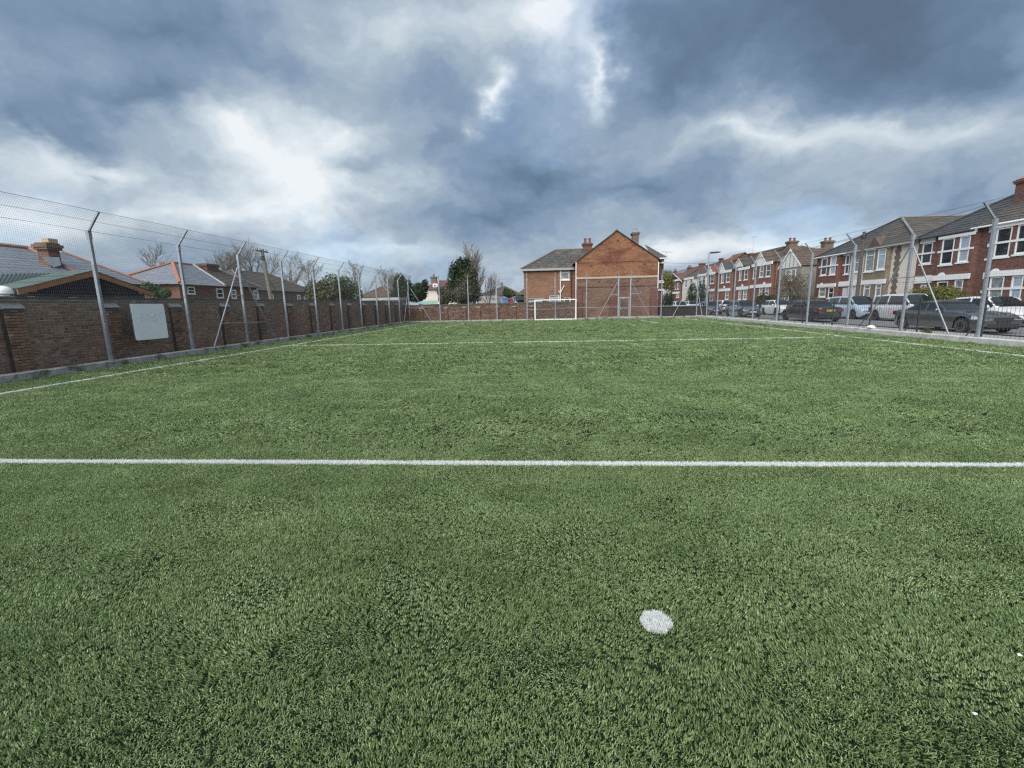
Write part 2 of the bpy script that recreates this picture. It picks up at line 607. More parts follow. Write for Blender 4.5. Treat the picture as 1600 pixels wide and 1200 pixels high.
TYRE = worn('tyre', (0.022, 0.022, 0.023, 1), 0.85, 0.2, 8)
ALLOY = worn('alloy', (0.42, 0.43, 0.45, 1), 0.35, 0.1, 6, metal=0.8)
PLASTIC = worn('black_plastic', (0.025, 0.026, 0.028, 1), 0.55, 0.2, 5)
RED_LENS = paint_mat('red_lens', (0.13, 0.008, 0.014, 1), 0.12)
LAMP_LENS = paint_mat('clear_lens', (0.45, 0.47, 0.5, 1), 0.12, 0.2)
PLATE_Y = worn('yellow_plate', (0.62, 0.42, 0.05, 1), 0.4, 0.05, 8)
PLATE_W = worn('white_plate', (0.72, 0.72, 0.70, 1), 0.4, 0.05, 8)
INK = worn('plate_letters', (0.02, 0.02, 0.02, 1), 0.5, 0.05, 8)

# ================================================================== ground
def sheet(name, x0, x1, y0, y1, z, mat, kind='structure', label=None):
    o = MB().poly((x0, y0, z), (x1, y0, z), (x1, y1, z), (x0, y1, z)).build(name, mat)
    tag(o, label, None, None, kind)
    return o


XL_K, XR_K, YF_K = -12.87, 14.10, 43.12          # inner faces of the kerbs round the turf
sheet('ground', -900, 900, -300, 1500, -0.03, EARTH, label='dull green and brown ground beyond the pitch')
sheet('turf_base', XL_K, XR_K, -12, YF_K, -0.004, RUBBER, label='dark rubber infill under the artificial turf')
sheet('pavement', 14.45, 17.2, -20, 70, 0.0, PAVING, label='grey pavement between black railings and road')
sheet('road', 17.35, 24.1, -40, 260, -0.02, TARMAC, label='grey tarmac street with parked cars')
sheet('pavement', 24.25, 26.0, -40, 260, 0.08, PAVING, label='pavement in front of the terraced houses')
for x0, x1 in ((17.2, 17.35), (24.1, 24.25)):
    o = MB().box(x0, x1, -40, 260, -0.03, 0.09 if x0 > 20 else 0.01, skip='b').build('street_kerb', CONC_LT)
    tag(o, 'street kerb stones along the road', kind='structure')

# ---- kerbs round the pitch, cast in lengths
def kerb(name, label, a, b, width, z1, mat, lengths):
    root = bpy.data.objects.new(name, None); col.objects.link(root); tag(root, label, kind='structure')
    a, b = Vector(a), Vector(b)
    d = (b - a); L = d.length; d.normalize()
    s = Vector((-d.y, d.x, 0))
    q = 0.0
    while q < L - 0.05:
        ln = min(lengths * rnd.uniform(0.9, 1.1), L - q)
        o0 = rnd.uniform(-0.008, 0.008); hz = z1 + rnd.uniform(-0.008, 0.008)
        mb = MB()
        n = max(2, int(ln / 0.35))
        ch = 0.018
        rows = []
        for i in range(n + 1):
            p = a + d * (q + 0.004 + (ln - 0.008) * i / n)
            j = [rnd.uniform(-0.005, 0.005) for _ in range(4)]
            rows.append([p + s * (o0 + j[0]) + Vector((0, 0, -0.02)), p + s * (o0 + j[0]) + Vector((0, 0, hz - ch + j[1])), p + s * (o0 + ch) + Vector((0, 0, hz + j[2])),
                         p + s * (width - ch) + Vector((0, 0, hz + j[3])), p + s * width + Vector((0, 0, hz - ch)), p + s * width + Vector((0, 0, -0.02))])
        pts = [p for r in rows for p in r]
        fs = [(i * 6 + k, i * 6 + k + 1, (i + 1) * 6 + k + 1, (i + 1) * 6 + k) for i in range(n) for k in range(5)]
        fs += [tuple(range(6)), tuple(n * 6 + k for k in range(6))]
        mb.add(pts, fs).build('kerb_section', mat, root, 30)
        q += ln
    return root


kerb('kerb_left', 'stained concrete kerb along foot of the brick wall fence', (XL_K, 4, 0), (XL_K, 43.4, 0), 0.30, 0.19, CONC, 3.1)
kerb('kerb_far', 'pale concrete kerb under the far fence behind the goal', (XL_K, YF_K, 0), (XR_K + .3, YF_K, 0), 0.30, 0.15, CONC, 2.9)
kerb('kerb_right', 'pale concrete kerb beside the black railings', (XR_K, 43.1, 0), (XR_K, 3, 0), 0.30, 0.19, CONC_LT, 3.1)

# ================================================================== artificial turf: tufts of fibre
def vnoise(x, y, seed):
    rs = np.random.RandomState(seed)
    g = rs.rand(256, 256)
    xi = np.floor(x).astype(int); yi = np.floor(y).astype(int)
    fx = x - xi; fy = y - yi
    fx = fx * fx * (3 - 2 * fx); fy = fy * fy * (3 - 2 * fy)
    a = g[xi % 256, yi % 256]; b = g[(xi + 1) % 256, yi % 256]
    c = g[xi % 256, (yi + 1) % 256]; d = g[(xi + 1) % 256, (yi + 1) % 256]
    return (a * (1 - fx) + b * fx) * (1 - fy) + (c * (1 - fx) + d * fx) * fy


def fbm(x, y, s, seed, octv=3):
    t = 0; amp = 1; tot = 0
    for i in range(octv):
        t = t + amp * vnoise(x / s + 31.7 * i, y / s + 17.3 * i, seed + i); tot += amp
        amp *= 0.55; s *= 0.45
    return t / tot


def turf_mat(name, stops, mott):
    m, nt, b = new_mat(name)
    at = nd(nt, 'ShaderNodeAttribute', attribute_name='tint')
    ge = nd(nt, 'ShaderNodeNewGeometry')
    oi = nd(nt, 'ShaderNodeObjectInfo')
    f = math_(nt, 'MULTIPLY_ADD', oi.outputs['Random'], 0.35, math_(nt, 'MULTIPLY', at.outputs['Fac'], 0.65))
    if mott:
        mp = nd(nt, 'ShaderNodeMapping'); lk(nt, ge.outputs['Position'], mp.inputs[0])
        mp.inputs['Scale'].default_value = (0.9, 1.5, 0)
        f = math_(nt, 'ADD', f, math_(nt, 'MULTIPLY_ADD', noise(nt, mp.outputs[0], 0.8, 8, 0.72), mott, -mott / 2))
    cc = ramp(nt, f, stops)
    lk(nt, cc, b.inputs['Base Color'])
    b.inputs['Roughness'].default_value = 0.42
    b.inputs['Specular IOR Level'].default_value = 0.45
    tr = nd(nt, 'ShaderNodeBsdfTranslucent'); lk(nt, cc, tr.inputs[0])
    mx = nd(nt, 'ShaderNodeMixShader'); mx.inputs[0].default_value = 0.22
    lk(nt, b.outputs[0], mx.inputs[1]); lk(nt, tr.outputs[0], mx.inputs[2])
    lk(nt, mx.outputs[0], nt.nodes['Material Output'].inputs[0])
    return m


TURF = turf_mat('turf_fibre', [(0.0, (0.048, 0.085, 0.027, 1)), (0.30, (0.118, 0.186, 0.067, 1)), (0.62, (0.214, 0.305, 0.125, 1)), (1.0, (0.41, 0.50, 0.255, 1))], 0.95)
TURF_W = turf_mat('white_fibre', [(0.0, (0.60, 0.65, 0.62, 1)), (0.5, (0.78, 0.81, 0.80, 1)), (1.0, (0.88, 0.90, 0.90, 1))], 0.5)
TURF_W2 = turf_mat('worn_white_fibre', [(0.0, (0.44, 0.52, 0.42, 1)), (0.4, (0.68, 0.73, 0.67, 1)), (1.0, (0.84, 0.87, 0.83, 1))], 0.3)
TURF_Y = turf_mat('yellow_fibre', [(0.0, (0.55, 0.56, 0.30, 1)), (1.0, (0.80, 0.80, 0.50, 1))], 0.0)


def tuft_mesh(name, mat, n, rad, w, h, lean, seed):
    r = random.Random(seed)
    mb = MB()
    for i in range(n):
        a = r.uniform(0, 6.283); q = rad * math.sqrt(r.random())
        bx, by = q * math.cos(a), q * math.sin(a)
        d = r.uniform(0, 6.283); th = r.gauss(0, lean)
        hh = h * r.uniform(0.72, 1.12); ww = w * r.uniform(0.75, 1.25)
        ld = Vector((math.cos(d), math.sin(d), 0)); sd_ = Vector((math.sin(d + r.uniform(-1, 1)), -math.cos(d + r.uniform(-1, 1)), 0)).normalized()
        b0 = Vector((bx, by, -0.004)); b1 = b0 + ld * math.sin(abs(th) * 0.6) * hh * 0.5 + Vector((0, 0, hh * 0.52))
        b2 = b1 + ld * math.sin(min(1.45, abs(th) * 1.6)) * hh * 0.5 + Vector((0, 0, hh * 0.48 * math.cos(min(1.45, abs(th) * 1.6))))
        t = r.random()
        mb.add([b0 - sd_ * ww / 2, b0 + sd_ * ww / 2, b1 + sd_ * ww * 0.42, b1 - sd_ * ww * 0.42, b2], [(0, 1, 2, 3), (3, 2, 4)], t)
    me = bpy.data.meshes.new(name)
    me.from_pydata(mb.v, [], mb.f)
    at = me.attributes.new('tint', 'FLOAT', 'POINT'); at.data.foreach_set('value', mb.t)
    me.materials.append(mat)
    return me


def tuft_collection(name, mat, n, rad, w, h, lean, k=6):
    c = bpy.data.collections.new(name)
    for i in range(k):
        c.objects.link(bpy.data.objects.new('%s_%d' % (name, i), tuft_mesh(name, mat, n, rad, w, h, lean, 100 + i)))
    return c


def scatter(name, pts, rot, scl, pick, coll, label, kind):
    me = bpy.data.meshes.new(name)
    me.from_pydata([tuple(p) for p in pts], [], [])
    for nm, typ, arr, key in (('rot', 'FLOAT_VECTOR', rot, 'vector'), ('scl', 'FLOAT_VECTOR', scl, 'vector'), ('pick', 'INT', pick, 'value')):
        a = me.attributes.new(nm, typ, 'POINT')
        a.data.foreach_set(key, np.ascontiguousarray(arr).ravel())
    o = link(name, me)
    ng = bpy.data.node_groups.new(name + '_nodes', 'GeometryNodeTree')
    ng.interface.new_socket('Geometry', in_out='INPUT', socket_type='NodeSocketGeometry')
    ng.interface.new_socket('Geometry', in_out='OUTPUT', socket_type='NodeSocketGeometry')
    gi = ng.nodes.new('NodeGroupInput'); go = ng.nodes.new('NodeGroupOutput')
    ip = ng.nodes.new('GeometryNodeInstanceOnPoints')
    ci = ng.nodes.new('GeometryNodeCollectionInfo')
    ci.inputs['Collection'].default_value = coll
    ci.inputs['Separate Children'].default_value = True
    ci.inputs['Reset Children'].default_value = True
    ip.inputs['Pick Instance'].default_value = True

    def attr(nm, dt):
        n = ng.nodes.new('GeometryNodeInputNamedAttribute'); n.data_type = dt
        n.inputs['Name'].default_value = nm
        return n.outputs[0]
    ng.links.new(gi.outputs[0], ip.inputs['Points'])
    ng.links.new(ci.outputs[0], ip.inputs['Instance'])
    e2r = ng.nodes.new('FunctionNodeEulerToRotation')
    ng.links.new(attr('rot', 'FLOAT_VECTOR'), e2r.inputs[0])
    ng.links.new(e2r.outputs[0], ip.inputs['Rotation'])
    ng.links.new(attr('scl', 'FLOAT_VECTOR'), ip.inputs['Scale'])
    ng.links.new(attr('pick', 'INT'), ip.inputs['Instance Index'])
    ng.links.new(ip.outputs[0], go.inputs[0])
    md = o.modifiers.new('tufts', 'NODES'); md.node_group = ng
    tag(o, label, None, None, kind)
    return o


def lean_rot(x, y, rs, amt, rand):
    """tilt each tuft along a brushed, slowly turning direction"""
    a = fbm(x, y, 1.3, 11) * 12.0 + fbm(x, y, 0.35, 21, 2) * 4.0
    t = amt * (0.15 + 1.5 * np.clip(fbm(x, y * 1.5, 0.55, 41, 3) - 0.25, 0, 1)) + rs.normal(0, rand, len(x))
    kx, ky = -np.sin(a), np.cos(a)                       # tilt axis in the ground plane
    c, s = np.cos(t), np.sin(t)
    # Rodrigues
    R00 = c + kx * kx * (1 - c); R01 = kx * ky * (1 - c); R02 = ky * s
    R10 = kx * ky * (1 - c); R11 = c + ky * ky * (1 - c); R12 = -kx * s
    R20 = -ky * s; R21 = kx * s; R22 = c
    z = rs.uniform(0, 6.283, len(x)); cz, sz = np.cos(z), np.sin(z)
    M00 = R00 * cz + R01 * sz; M10 = R10 * cz + R11 * sz; M20 = R20 * cz + R21 * sz
    M21 = -R20 * sz + R21 * cz; M22 = R22
    return np.stack([np.arctan2(M21, M22), -np.arcsin(np.clip(M20, -1, 1)), np.arctan2(M10, M00)], 1)


LW = 0.078
XTL, XTR, YN, YM, YG = -11.13, 12.16, 4.33, 18.80, 42.25
SPOT = (0.545, 2.055, 0.070)
LINES = [  # name, label, x0, x1, y0, y1, material key
    ('pitch_line', 'white line crossing the turf nearest the penalty spot', -10.9, 12.1, YN - LW / 2, YN + LW / 2, 'w'),
    ('pitch_line', 'thin white line crossing the turf half way to the goal', XTL + 0.2, XTR - .1, YM - LW / 2, YM + LW / 2, 'w'),
    ('pitch_line', 'white touchline along the brick wall side', XTL - LW / 2, XTL + LW / 2, -3, YG, 'w'),
    ('pitch_line', 'white touchline along the street side', XTR - LW / 2, XTR + LW / 2, -3, YG + .5, 'w'),
    ('pitch_line', 'short yellowish line mark near far corner by the wall', -7.2 - LW / 2, -7.2 + LW / 2, 32.6, 40.6, 'y'),
    ('pitch_line', 'short pale line mark near the far gate', 8.15 - LW / 2, 8.15 + LW / 2, 32.8, 38.6, 'w'),
]


def in_lines(x, y, m=0.0):
    k = (x - SPOT[0]) ** 2 + (y - SPOT[1]) ** 2 < (SPOT[2] + m) ** 2
    for _, _, x0, x1, y0, y1, _ in LINES:
        k |= (x > x0 - m) & (x < x1 + m) & (y > y0 - m) & (y < y1 + m)
    return k


ZONES = [  # y0, y1, spacing, blades, tuft radius, blade width, height, lean
    (0.35, 5.2, 0.0205, 16, 0.018, 0.0037, 0.0175, 0.80),
    (5.2, 11.0, 0.046, 30, 0.040, 0.0070, 0.020, 0.75),
    (11.0, 24.0, 0.115, 42, 0.088, 0.014, 0.028, 0.6),
    (24.0, 43.1, 0.28, 60, 0.21, 0.026, 0.032, 0.5),
]


def turf():
    rs = np.random.RandomState(3)
    for zi, (y0, y1, sp, nb, rad, bw, bh, ln) in enumerate(ZONES):
        mlo = 0.0 if zi == 0 else (0, .9, 1.6, 3.0)[zi]; mhi = (.9, 1.6, 3.0, 0)[zi]
        gx = np.arange(XL_K + rad, XR_K - rad, sp); gy = np.arange(y0 - mlo, y1 + mhi, sp)
        X, Y = np.meshgrid(gx, gy)
        x = X.ravel() + rs.uniform(-.5, .5, X.size) * sp; y = Y.ravel() + rs.uniform(-.5, .5, X.size) * sp
        k = (x > -1.42 * y - 2.4) & (x < 1.22 * y + 2.4) & (x > XL_K + rad * .7) & (x < XR_K - rad * .7) & (y < YF_K - rad * .6)
        if mlo: k &= rs.rand(len(x)) < (y - (y0 - mlo)) / (2 * mlo)
        if mhi: k &= rs.rand(len(x)) < ((y1 + mhi) - y) / (2 * mhi)
        k &= ~in_lines(x, y, (0.004, 0.014, 0.035, 0.08)[zi])
        # bare, flattened patches where the black infill shows
        thin = fbm(x, y, 0.16, 77, 2)
        k &= ~((thin < 0.16) & (rs.rand(len(x)) < 0.3))
        for cx, cy, cr in ((0.99, 3.52, 0.035), (2.42, 1.80, .04), (-3.02, 2.42, .05), (1.98, 1.60, .02)):
            k &= ~(((x - cx) ** 2 + (y - cy) ** 2 < cr * cr) & (rs.rand(len(x)) < 0.6))
        x, y = x[k], y[k]
        rot = lean_rot(x, y, rs, (0.95, 0.95, 0.85, 0.7)[zi], 0.18)
        hv = (0.45 + 1.1 * fbm(x, y, 0.42, 51, 3)) * rs.uniform(0.85, 1.15, len(x))
        scl = np.stack([np.ones(len(x)), np.ones(len(x)), hv], 1)
        c = tuft_collection('turf_tuft_%d' % zi, TURF, nb, rad, bw, bh, ln)
        scatter('turf', np.stack([x, y, np.zeros(len(x))], 1), rot, scl, rs.randint(0, 6, len(x)), c,
                'green artificial turf of the pitch, ' + ('close to the viewer', 'beyond the nearest white line', 'around the middle white line', 'in front of the far goal')[zi], 'stuff')
    # line fibres
    wc = {('w', 0): tuft_collection('line_w0', TURF_W, 9, 0.010, 0.0036, 0.033, 0.36), ('w', 1): tuft_collection('line_w1', TURF_W, 18, 0.022, 0.0062, 0.035, 0.34),
          ('w', 2): tuft_collection('line_w2', TURF_W2, 26, 0.024, 0.011, 0.040, 0.3), ('w', 3): tuft_collection('line_w3', TURF_W2, 28, 0.028, 0.018, 0.049, 0.3),
          ('y', 3): tuft_collection('line_y3', TURF_Y, 28, 0.028, 0.018, 0.049, 0.3)}
    sps = (0.0115, 0.022, 0.034, 0.05)
    for nm, lab, x0, x1, y0, y1, mk in LINES:
        P, RT, SC, ZI = [], [], [], []
        root = None
        for zi, z in enumerate(ZONES):
            a, b = max(y0, z[0]), min(y1, z[1])
            if b <= a: continue
            sp = sps[zi]
            nx = max(1, int((x1 - x0) / sp)); ny = max(1, int((b - a) / sp))
            X, Y = np.meshgrid(x0 + (np.arange(nx) + .5) * (x1 - x0) / nx, a + (np.arange(ny) + .5) * (b - a) / ny)
            x = X.ravel() + rs.uniform(-.5, .5, X.size) * sp; y = Y.ravel() + rs.uniform(-.5, .5, X.size) * sp
            k = (x > -1.42 * y - 2.4) & (x < 1.22 * y + 2.4) & (rs.rand(len(x)) < 0.93)
            x, y = x[k], y[k]
            if not len(x): continue
            rot = lean_rot(x, y, rs, 0.35, 0.14)
            hv = (0.8 + 0.4 * fbm(x, y, 0.5, 51, 3))
            o = scatter(nm if root is None else 'line_stretch', np.stack([x, y, np.zeros(len(x))], 1), rot, np.stack([np.ones(len(x)), np.ones(len(x)), hv], 1),
                        rs.randint(0, 6, len(x)), wc[(mk, zi)], lab if root is None else None, 'structure' if root is None else None)
            if root is None: root = o
            else: o.parent = root
    n = 420
    a = rs.uniform(0, 6.283, n); q = (SPOT[2]) * np.sqrt(rs.rand(n)) * 0.97
    x = SPOT[0] + q * np.cos(a); y = SPOT[1] + q * np.sin(a)
    scatter('penalty_spot', np.stack([x, y, np.zeros(n)], 1), lean_rot(x, y, rs, 0.3, 0.14), np.ones((n, 3)) * 0.95, rs.randint(0, 6, n), wc[('w', 0)],
            'round white penalty spot in the near turf', 'structure')


turf()
# scraps on the turf
def scrap(name, label, px, py, s, mat, seed):
    r = random.Random(seed)
    p = PZ(px, py, 0.03)
    pts = [p + Vector((s * math.cos(a) * r.uniform(.6, 1.1), s * math.sin(a) * r.uniform(.5, 1), r.uniform(0, .008))) for a in [k * 1.047 for k in range(6)]]
    o = MB().prism(pts, (0, 0, 0.003)).build(name, mat)
    tag(o, label, 'litter')


scrap('paper_scrap', 'small white scrap lying on turf near the frame corner', 1523, 1117, 0.010, WHITE, 1)
scrap('paper_scrap', 'tiny white sliver on turf at the frame edge', 1593, 1025, 0.009, WHITE, 2)

# ================================================================== brick walls built of bricks
def wall_brick_mat(name, stops, soot, z_soot, grime):
    m, nt, b = new_mat(name)
    at = nd(nt, 'ShaderNodeAttribute', attribute_name='tint')
    ge = nd(nt, 'ShaderNodeNewGeometry')
    P = ge.outputs['Position']
    f = math_(nt, 'ADD', math_(nt, 'MULTIPLY', at.outputs['Fac'], 0.75), math_(nt, 'MULTIPLY_ADD', noise(nt, P, 0.8, 5, 0.6), 0.7, -0.25))
    cc = ramp(nt, f, stops)
    sp = nd(nt, 'ShaderNodeSeparateXYZ'); lk(nt, P, sp.inputs[0])
    # weathered, lichen-grey upper courses with a ragged lower edge
    hz = math_(nt, 'ADD', sp.outputs[2], math_(nt, 'MULTIPLY_ADD', noise(nt, P, 1.3, 6, 0.65), 1.6, -0.8))
    mk = math_(nt, 'MULTIPLY_ADD', hz, 1.0 / 0.7, -z_soot / 0.7, clamp=True)
    cc = mixc(nt, math_(nt, 'MULTIPLY', mk, 0.72), cc, soot)
    g2 = ramp(nt, noise(nt, P, 2.3, 7, 0.7), [(0.55, (0, 0, 0)), (0.72, (1, 1, 1))])
    cc = mixc(nt, math_(nt, 'MULTIPLY', g2, 0.55), cc, grime)
    sp2 = ramp(nt, noise(nt, P, 26, 4, 0.7), [(0.3, (0.55, 0.55, 0.55)), (0.75, (1.35, 1.35, 1.35))])
    cc = mixc(nt, 0.7, cc, sp2, 'MULTIPLY')
    lk(nt, cc, b.inputs['Base Color'])
    b.inputs['Roughness'].default_value = 0.92
    b.inputs['Specular IOR Level'].default_value = 0.2
    bump(nt, noise(nt, P, 60, 4, 0.6), b, 0.5, 0.01)
    return m


BRICK_OLD = wall_brick_mat('old_wall_brick', [(0.0, (0.12, 0.080, 0.066, 1)), (0.3, (0.235, 0.140, 0.104, 1)), (0.55, (0.33, 0.190, 0.132, 1)), (0.8, (0.43, 0.28, 0.19, 1)), (1.0, (0.53, 0.42, 0.30, 1))],
                           (0.20, 0.175, 0.145, 1), 1.5, (0.175, 0.142, 0.112, 1))
BRICK_FAR = wall_brick_mat('rough_wall_brick', [(0.0, (0.05, 0.034, 0.030, 1)), (0.35, (0.125, 0.068, 0.052, 1)), (0.6, (0.20, 0.11, 0.075, 1)), (0.85, (0.26, 0.17, 0.115, 1)), (1.0, (0.32, 0.24, 0.175, 1))],
                           (0.14, 0.11, 0.085, 1), 1.7, (0.085, 0.062, 0.052, 1))
MORTAR = worn('lime_mortar', (0.52, 0.48, 0.41, 1), 0.95, 0.35, 4, bump_s=0.5, bscale=60, stain=(0.16, 0.145, 0.125, 1), smin=0.48, smax=0.7, sscale=1.6)
MORTAR_DK = worn('brown_mortar', (0.20, 0.165, 0.13, 1), 0.95, 0.35, 4, bump_s=0.5, bscale=60)
COPING = worn('weathered_coping', (0.10, 0.095, 0.08, 1), 0.95, 0.4, 5, bump_s=0.6, bscale=30, stain=(0.20, 0.19, 0.15, 1), smin=0.55, smax=0.72, sscale=2.5)
PIER_DARK = worn('sooty_pier_side', (0.045, 0.040, 0.038, 1), 0.95, 0.5, 5, bump_s=0.6, bscale=50, stain=(0.085, 0.07, 0.06, 1))  # near-black tone for the pier cores, showing on their near sides
CAP = worn('grey_pier_cap', (0.19, 0.20, 0.21, 1), 0.8, 0.3, 6, bump_s=0.3, stain=(0.13, 0.13, 0.125, 1))

BK = (0.215, 0.065)


def brick_box(mb, face, along, across, z, ln, h, depth, axis, tint, jit):
    """one brick whose outer face stands at 'face'; axis 'x' = wall runs along Y, faces +X; 'y' = runs along X, faces -Y"""
    c = 0.004
    a0, a1, z0, z1 = along, along + ln, z, z + h
    if axis == 'x':
        o = [(face - depth, a0, z0), (face - depth, a1, z0), (face - depth, a1, z1), (face - depth, a0, z1)]
        m_ = [(face - c, a0, z0), (face - c, a1, z0), (face - c, a1, z1), (face - c, a0, z1)]
        f_ = [(face + jit[0], a0 + c, z0 + c), (face + jit[1], a1 - c, z0 + c), (face + jit[2], a1 - c, z1 - c), (face + jit[3], a0 + c, z1 - c)]
    else:
        o = [(a0, face + depth, z0), (a1, face + depth, z0), (a1, face + depth, z1), (a0, face + depth, z1)]
        m_ = [(a0, face + c, z0), (a1, face + c, z0), (a1, face + c, z1), (a0, face + c, z1)]
        f_ = [(a0 + c, face - jit[0], z0 + c), (a1 - c, face - jit[1], z0 + c), (a1 - c, face - jit[2], z1 - c), (a0 + c, face - jit[3], z1 - c)]
    pts = o + m_ + f_
    fs = [(8, 9, 10, 11)]
    for k in range(4):
        n = (k + 1) % 4
        fs += [(k, n, 4 + n, 4 + k), (4 + k, 4 + n, 8 + n, 8 + k)]
    mb.add(pts, fs, tint)


def left_wall():
    FX = -13.45
    Y0, Y1 = 5.0, 44.1
    root = thing('brick_wall', 'long weathered red brick boundary wall with piers behind the netted fence', 'wall', (FX, Y0, 0))
    core = MB(); core.box(FX - 0.23, FX - 0.0025, Y0, Y1, -0.03, 2.0)
    core.build('mortar_core', MORTAR, root)
    r = random.Random(5)
    spec = []       # (face, y, z, len, course)
    nc = 26
    for c in range(nc):
        z = 0.006 + c * 0.0755
        header = (c % 4 == 3)
        y = Y0 - (0.1125 if c % 2 else 0) + r.uniform(-.02, .02)
        while y < Y1:
            ln = (0.1025 if header else BK[0]) * r.uniform(0.97, 1.03)
            spec.append((FX, y, z, ln))
            y += ln + 0.0105
    piers = [7.8, 10.33, 12.95, 15.43, 18.0, 20.42, 22.91, 25.25, 27.75, 30.3, 32.87, 35.36, 37.75, 40.26, 42.6]
    for py in piers:
        for c in range(23):
            z = 0.006 + c * 0.0755
            if c % 2:
                spec += [(FX + 0.125, py, z, 0.215), (FX + 0.125, py + 0.2255, z, 0.215)]
            else:
                spec += [(FX + 0.125, py, z, 0.1025), (FX + 0.125, py + 0.113, z, 0.215), (FX + 0.125, py + 0.3385, z, 0.1025)]
    # the 300 bricks that show largest, each an object; the rest one part
    def dist(s):
        return math.hypot(s[0], s[1]) if s[1] > 9.75 else 999
    order = sorted(range(len(spec)), key=lambda i: dist(spec[i]) - (0.6 if spec[i][2] < 1.0 else 0))
    single = set(order[:300])
    variants = {}
    rest = MB()
    for i, (fx, y, z, ln) in enumerate(spec):
        w = (0.003 if r.random() < .85 else 0.007)
        jit = [w + r.uniform(-.002, .003) for _ in range(4)]
        t = min(1, max(0, r.gauss(0.45, 0.2)))
        dp = 0.09 if fx == FX else 0.122
        if i in single:
            key = (round(ln / 0.03), fx != FX, r.randrange(9))
            if key not in variants:
                mb = MB(); brick_box(mb, 0, 0, 0, 0, [0.1025, .215][ln > .15], BK[1], dp, 'x', t, jit)
                variants[key] = mb.mesh('brick', BRICK_OLD)
            o = link('brick', variants[key], root)
            o.location = (fx, y, z + r.uniform(-.002, .002))
        else:
            brick_box(rest, fx, y, 0, z + r.uniform(-.002, .002), ln, BK[1], dp, 'x', t, jit)
    o = rest.build('brickwork', BRICK_OLD, root); o['kind'] = 'stuff'
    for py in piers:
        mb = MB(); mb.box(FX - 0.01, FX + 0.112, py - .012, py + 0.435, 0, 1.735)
        mb.build('pier_core', PIER_DARK, root)
        mb = MB()
        mb.prism([(FX + 0.16, py - 0.03, 1.742), (FX + 0.16, py - 0.03, 1.765), (FX + 0.012, py - 0.03, 1.90), (FX + 0.012, py - 0.03, 1.742)], (0, 0.50, 0))
        mb.build('pier_cap', CAP, root)
    # ragged coping
    mb = MB()
    y = Y0
    while y < Y1:
        ln = r.uniform(0.10, 0.5)
        h = 0.062 + r.uniform(-.012, .014)
        mb.box(FX - 0.26 + r.uniform(-.01, .01), FX + 0.028 + r.uniform(-.012, .012), y, y + ln - 0.006, 2.002, 2.002 + h)
        y += ln
    mb.build('coping', COPING, root)
    return root


def far_wall():
    FY = 43.95
    X0, X1 = -13.45, 3.0
    root = thing('brick_wall', 'low rough patched brick wall behind the far goal', 'wall', (0, FY, 0))
    MB().box(X0, X1, FY + 0.006, FY + 0.24, -0.03, 1.60).build('mortar_core', MORTAR_DK, root)
    r = random.Random(9)
    mb = MB()
    spec = []
    for c in range(21):
        z = 0.005 + c * 0.0755
        x = X0 - (0.11 if c % 2 else 0)
        while x < X1 - 0.1:
            ln = (0.1025 if c % 3 == 2 else BK[0]) * r.uniform(0.92, 1.08)
            if r.random() > 0.05:
                spec.append((FY, x, z, ln))
            x += ln + 0.012
    piers = [-12.2, -9.75, -7.95, -6.55, -4.75, -3.05, -1.4]
    for px in piers:
        for c in range(17):
            spec += [(FY - 0.1, px, 0.005 + c * .0755, 0.17), (FY - 0.1, px + .18, 0.005 + c * .0755, 0.17)]
    for fy, x, z, ln in spec:
        w = r.choice([0.004, 0.012, 0.0, 0.002, -0.006])
        jit = [w + r.uniform(-.006, .006) for _ in range(4)]
        patch = 0.5 + 0.5 * math.sin(x * 1.9 + math.sin(z * 3.1) * 1.5) * math.sin(z * 2.7 + x * 0.8)
        brick_box(mb, fy, x, 0, z, ln, BK[1] * r.uniform(.9, 1.05), 0.09, 'y', min(1, max(0, r.gauss(0.33 + 0.22 * patch, 0.16))), jit)
    o = mb.build('brickwork', BRICK_FAR, root); o['kind'] = 'stuff'
    mb = MB()
    for px in piers:
        MB().box(px + .004, px + .346, FY - 0.09, FY + .02, 0, 1.28).build('pier_core', MORTAR, root)
        mb2 = MB().prism([(px - .02, FY - 0.13, 1.30), (px - .02, FY - 0.13, 1.33), (px - .02, FY - .005, 1.42), (px - .02, FY - .005, 1.30)], (0.39, 0, 0))
        mb2.build('pier_cap', CAP, root)
    x = X0
    while x < X1:
        ln = r.uniform(0.12, 0.6)
        mb.box(x, x + ln - .008, FY - 0.03 + r.uniform(-.02, .02), FY + 0.26, 1.602, 1.67 + r.uniform(0, 0.09))
        x += ln
    mb.build('coping', COPING, root)
    return root


left_wall()
far_wall()

# ================================================================== ball-stop fences
PH, AH, AI = 3.92, 4.43, 0.43        # bend height, tip height, how far the arm leans in


def post_parts(root, x, y, z0, inw, w=0.08, arm=True, mat=STEEL, bend=PH, tip=AH):
    jx, jy = rnd.uniform(-.014, .014), rnd.uniform(-.014, .014)
    p = MB().bar((x, y, z0), (x + jx, y + jy, bend), w, w, up=(0, 1, 0))
    p.box(x - w * .9, x + w * .9, y - w * .9, y + w * .9, z0, z0 + 0.012)
    po = p.build('post', mat, root)
    if arm:
        a = MB().bar((x + jx, y + jy, bend - 0.03), (x + inw[0] * AI, y + inw[1] * AI, tip), 0.05, 0.05)
        a.bar((x + jx, y + jy, bend - 0.22), (x + jx, y + jy, bend + 0.012), w + .02, w + .02, up=(0, 1, 0))
        a.build('arm', mat, po)
    return po


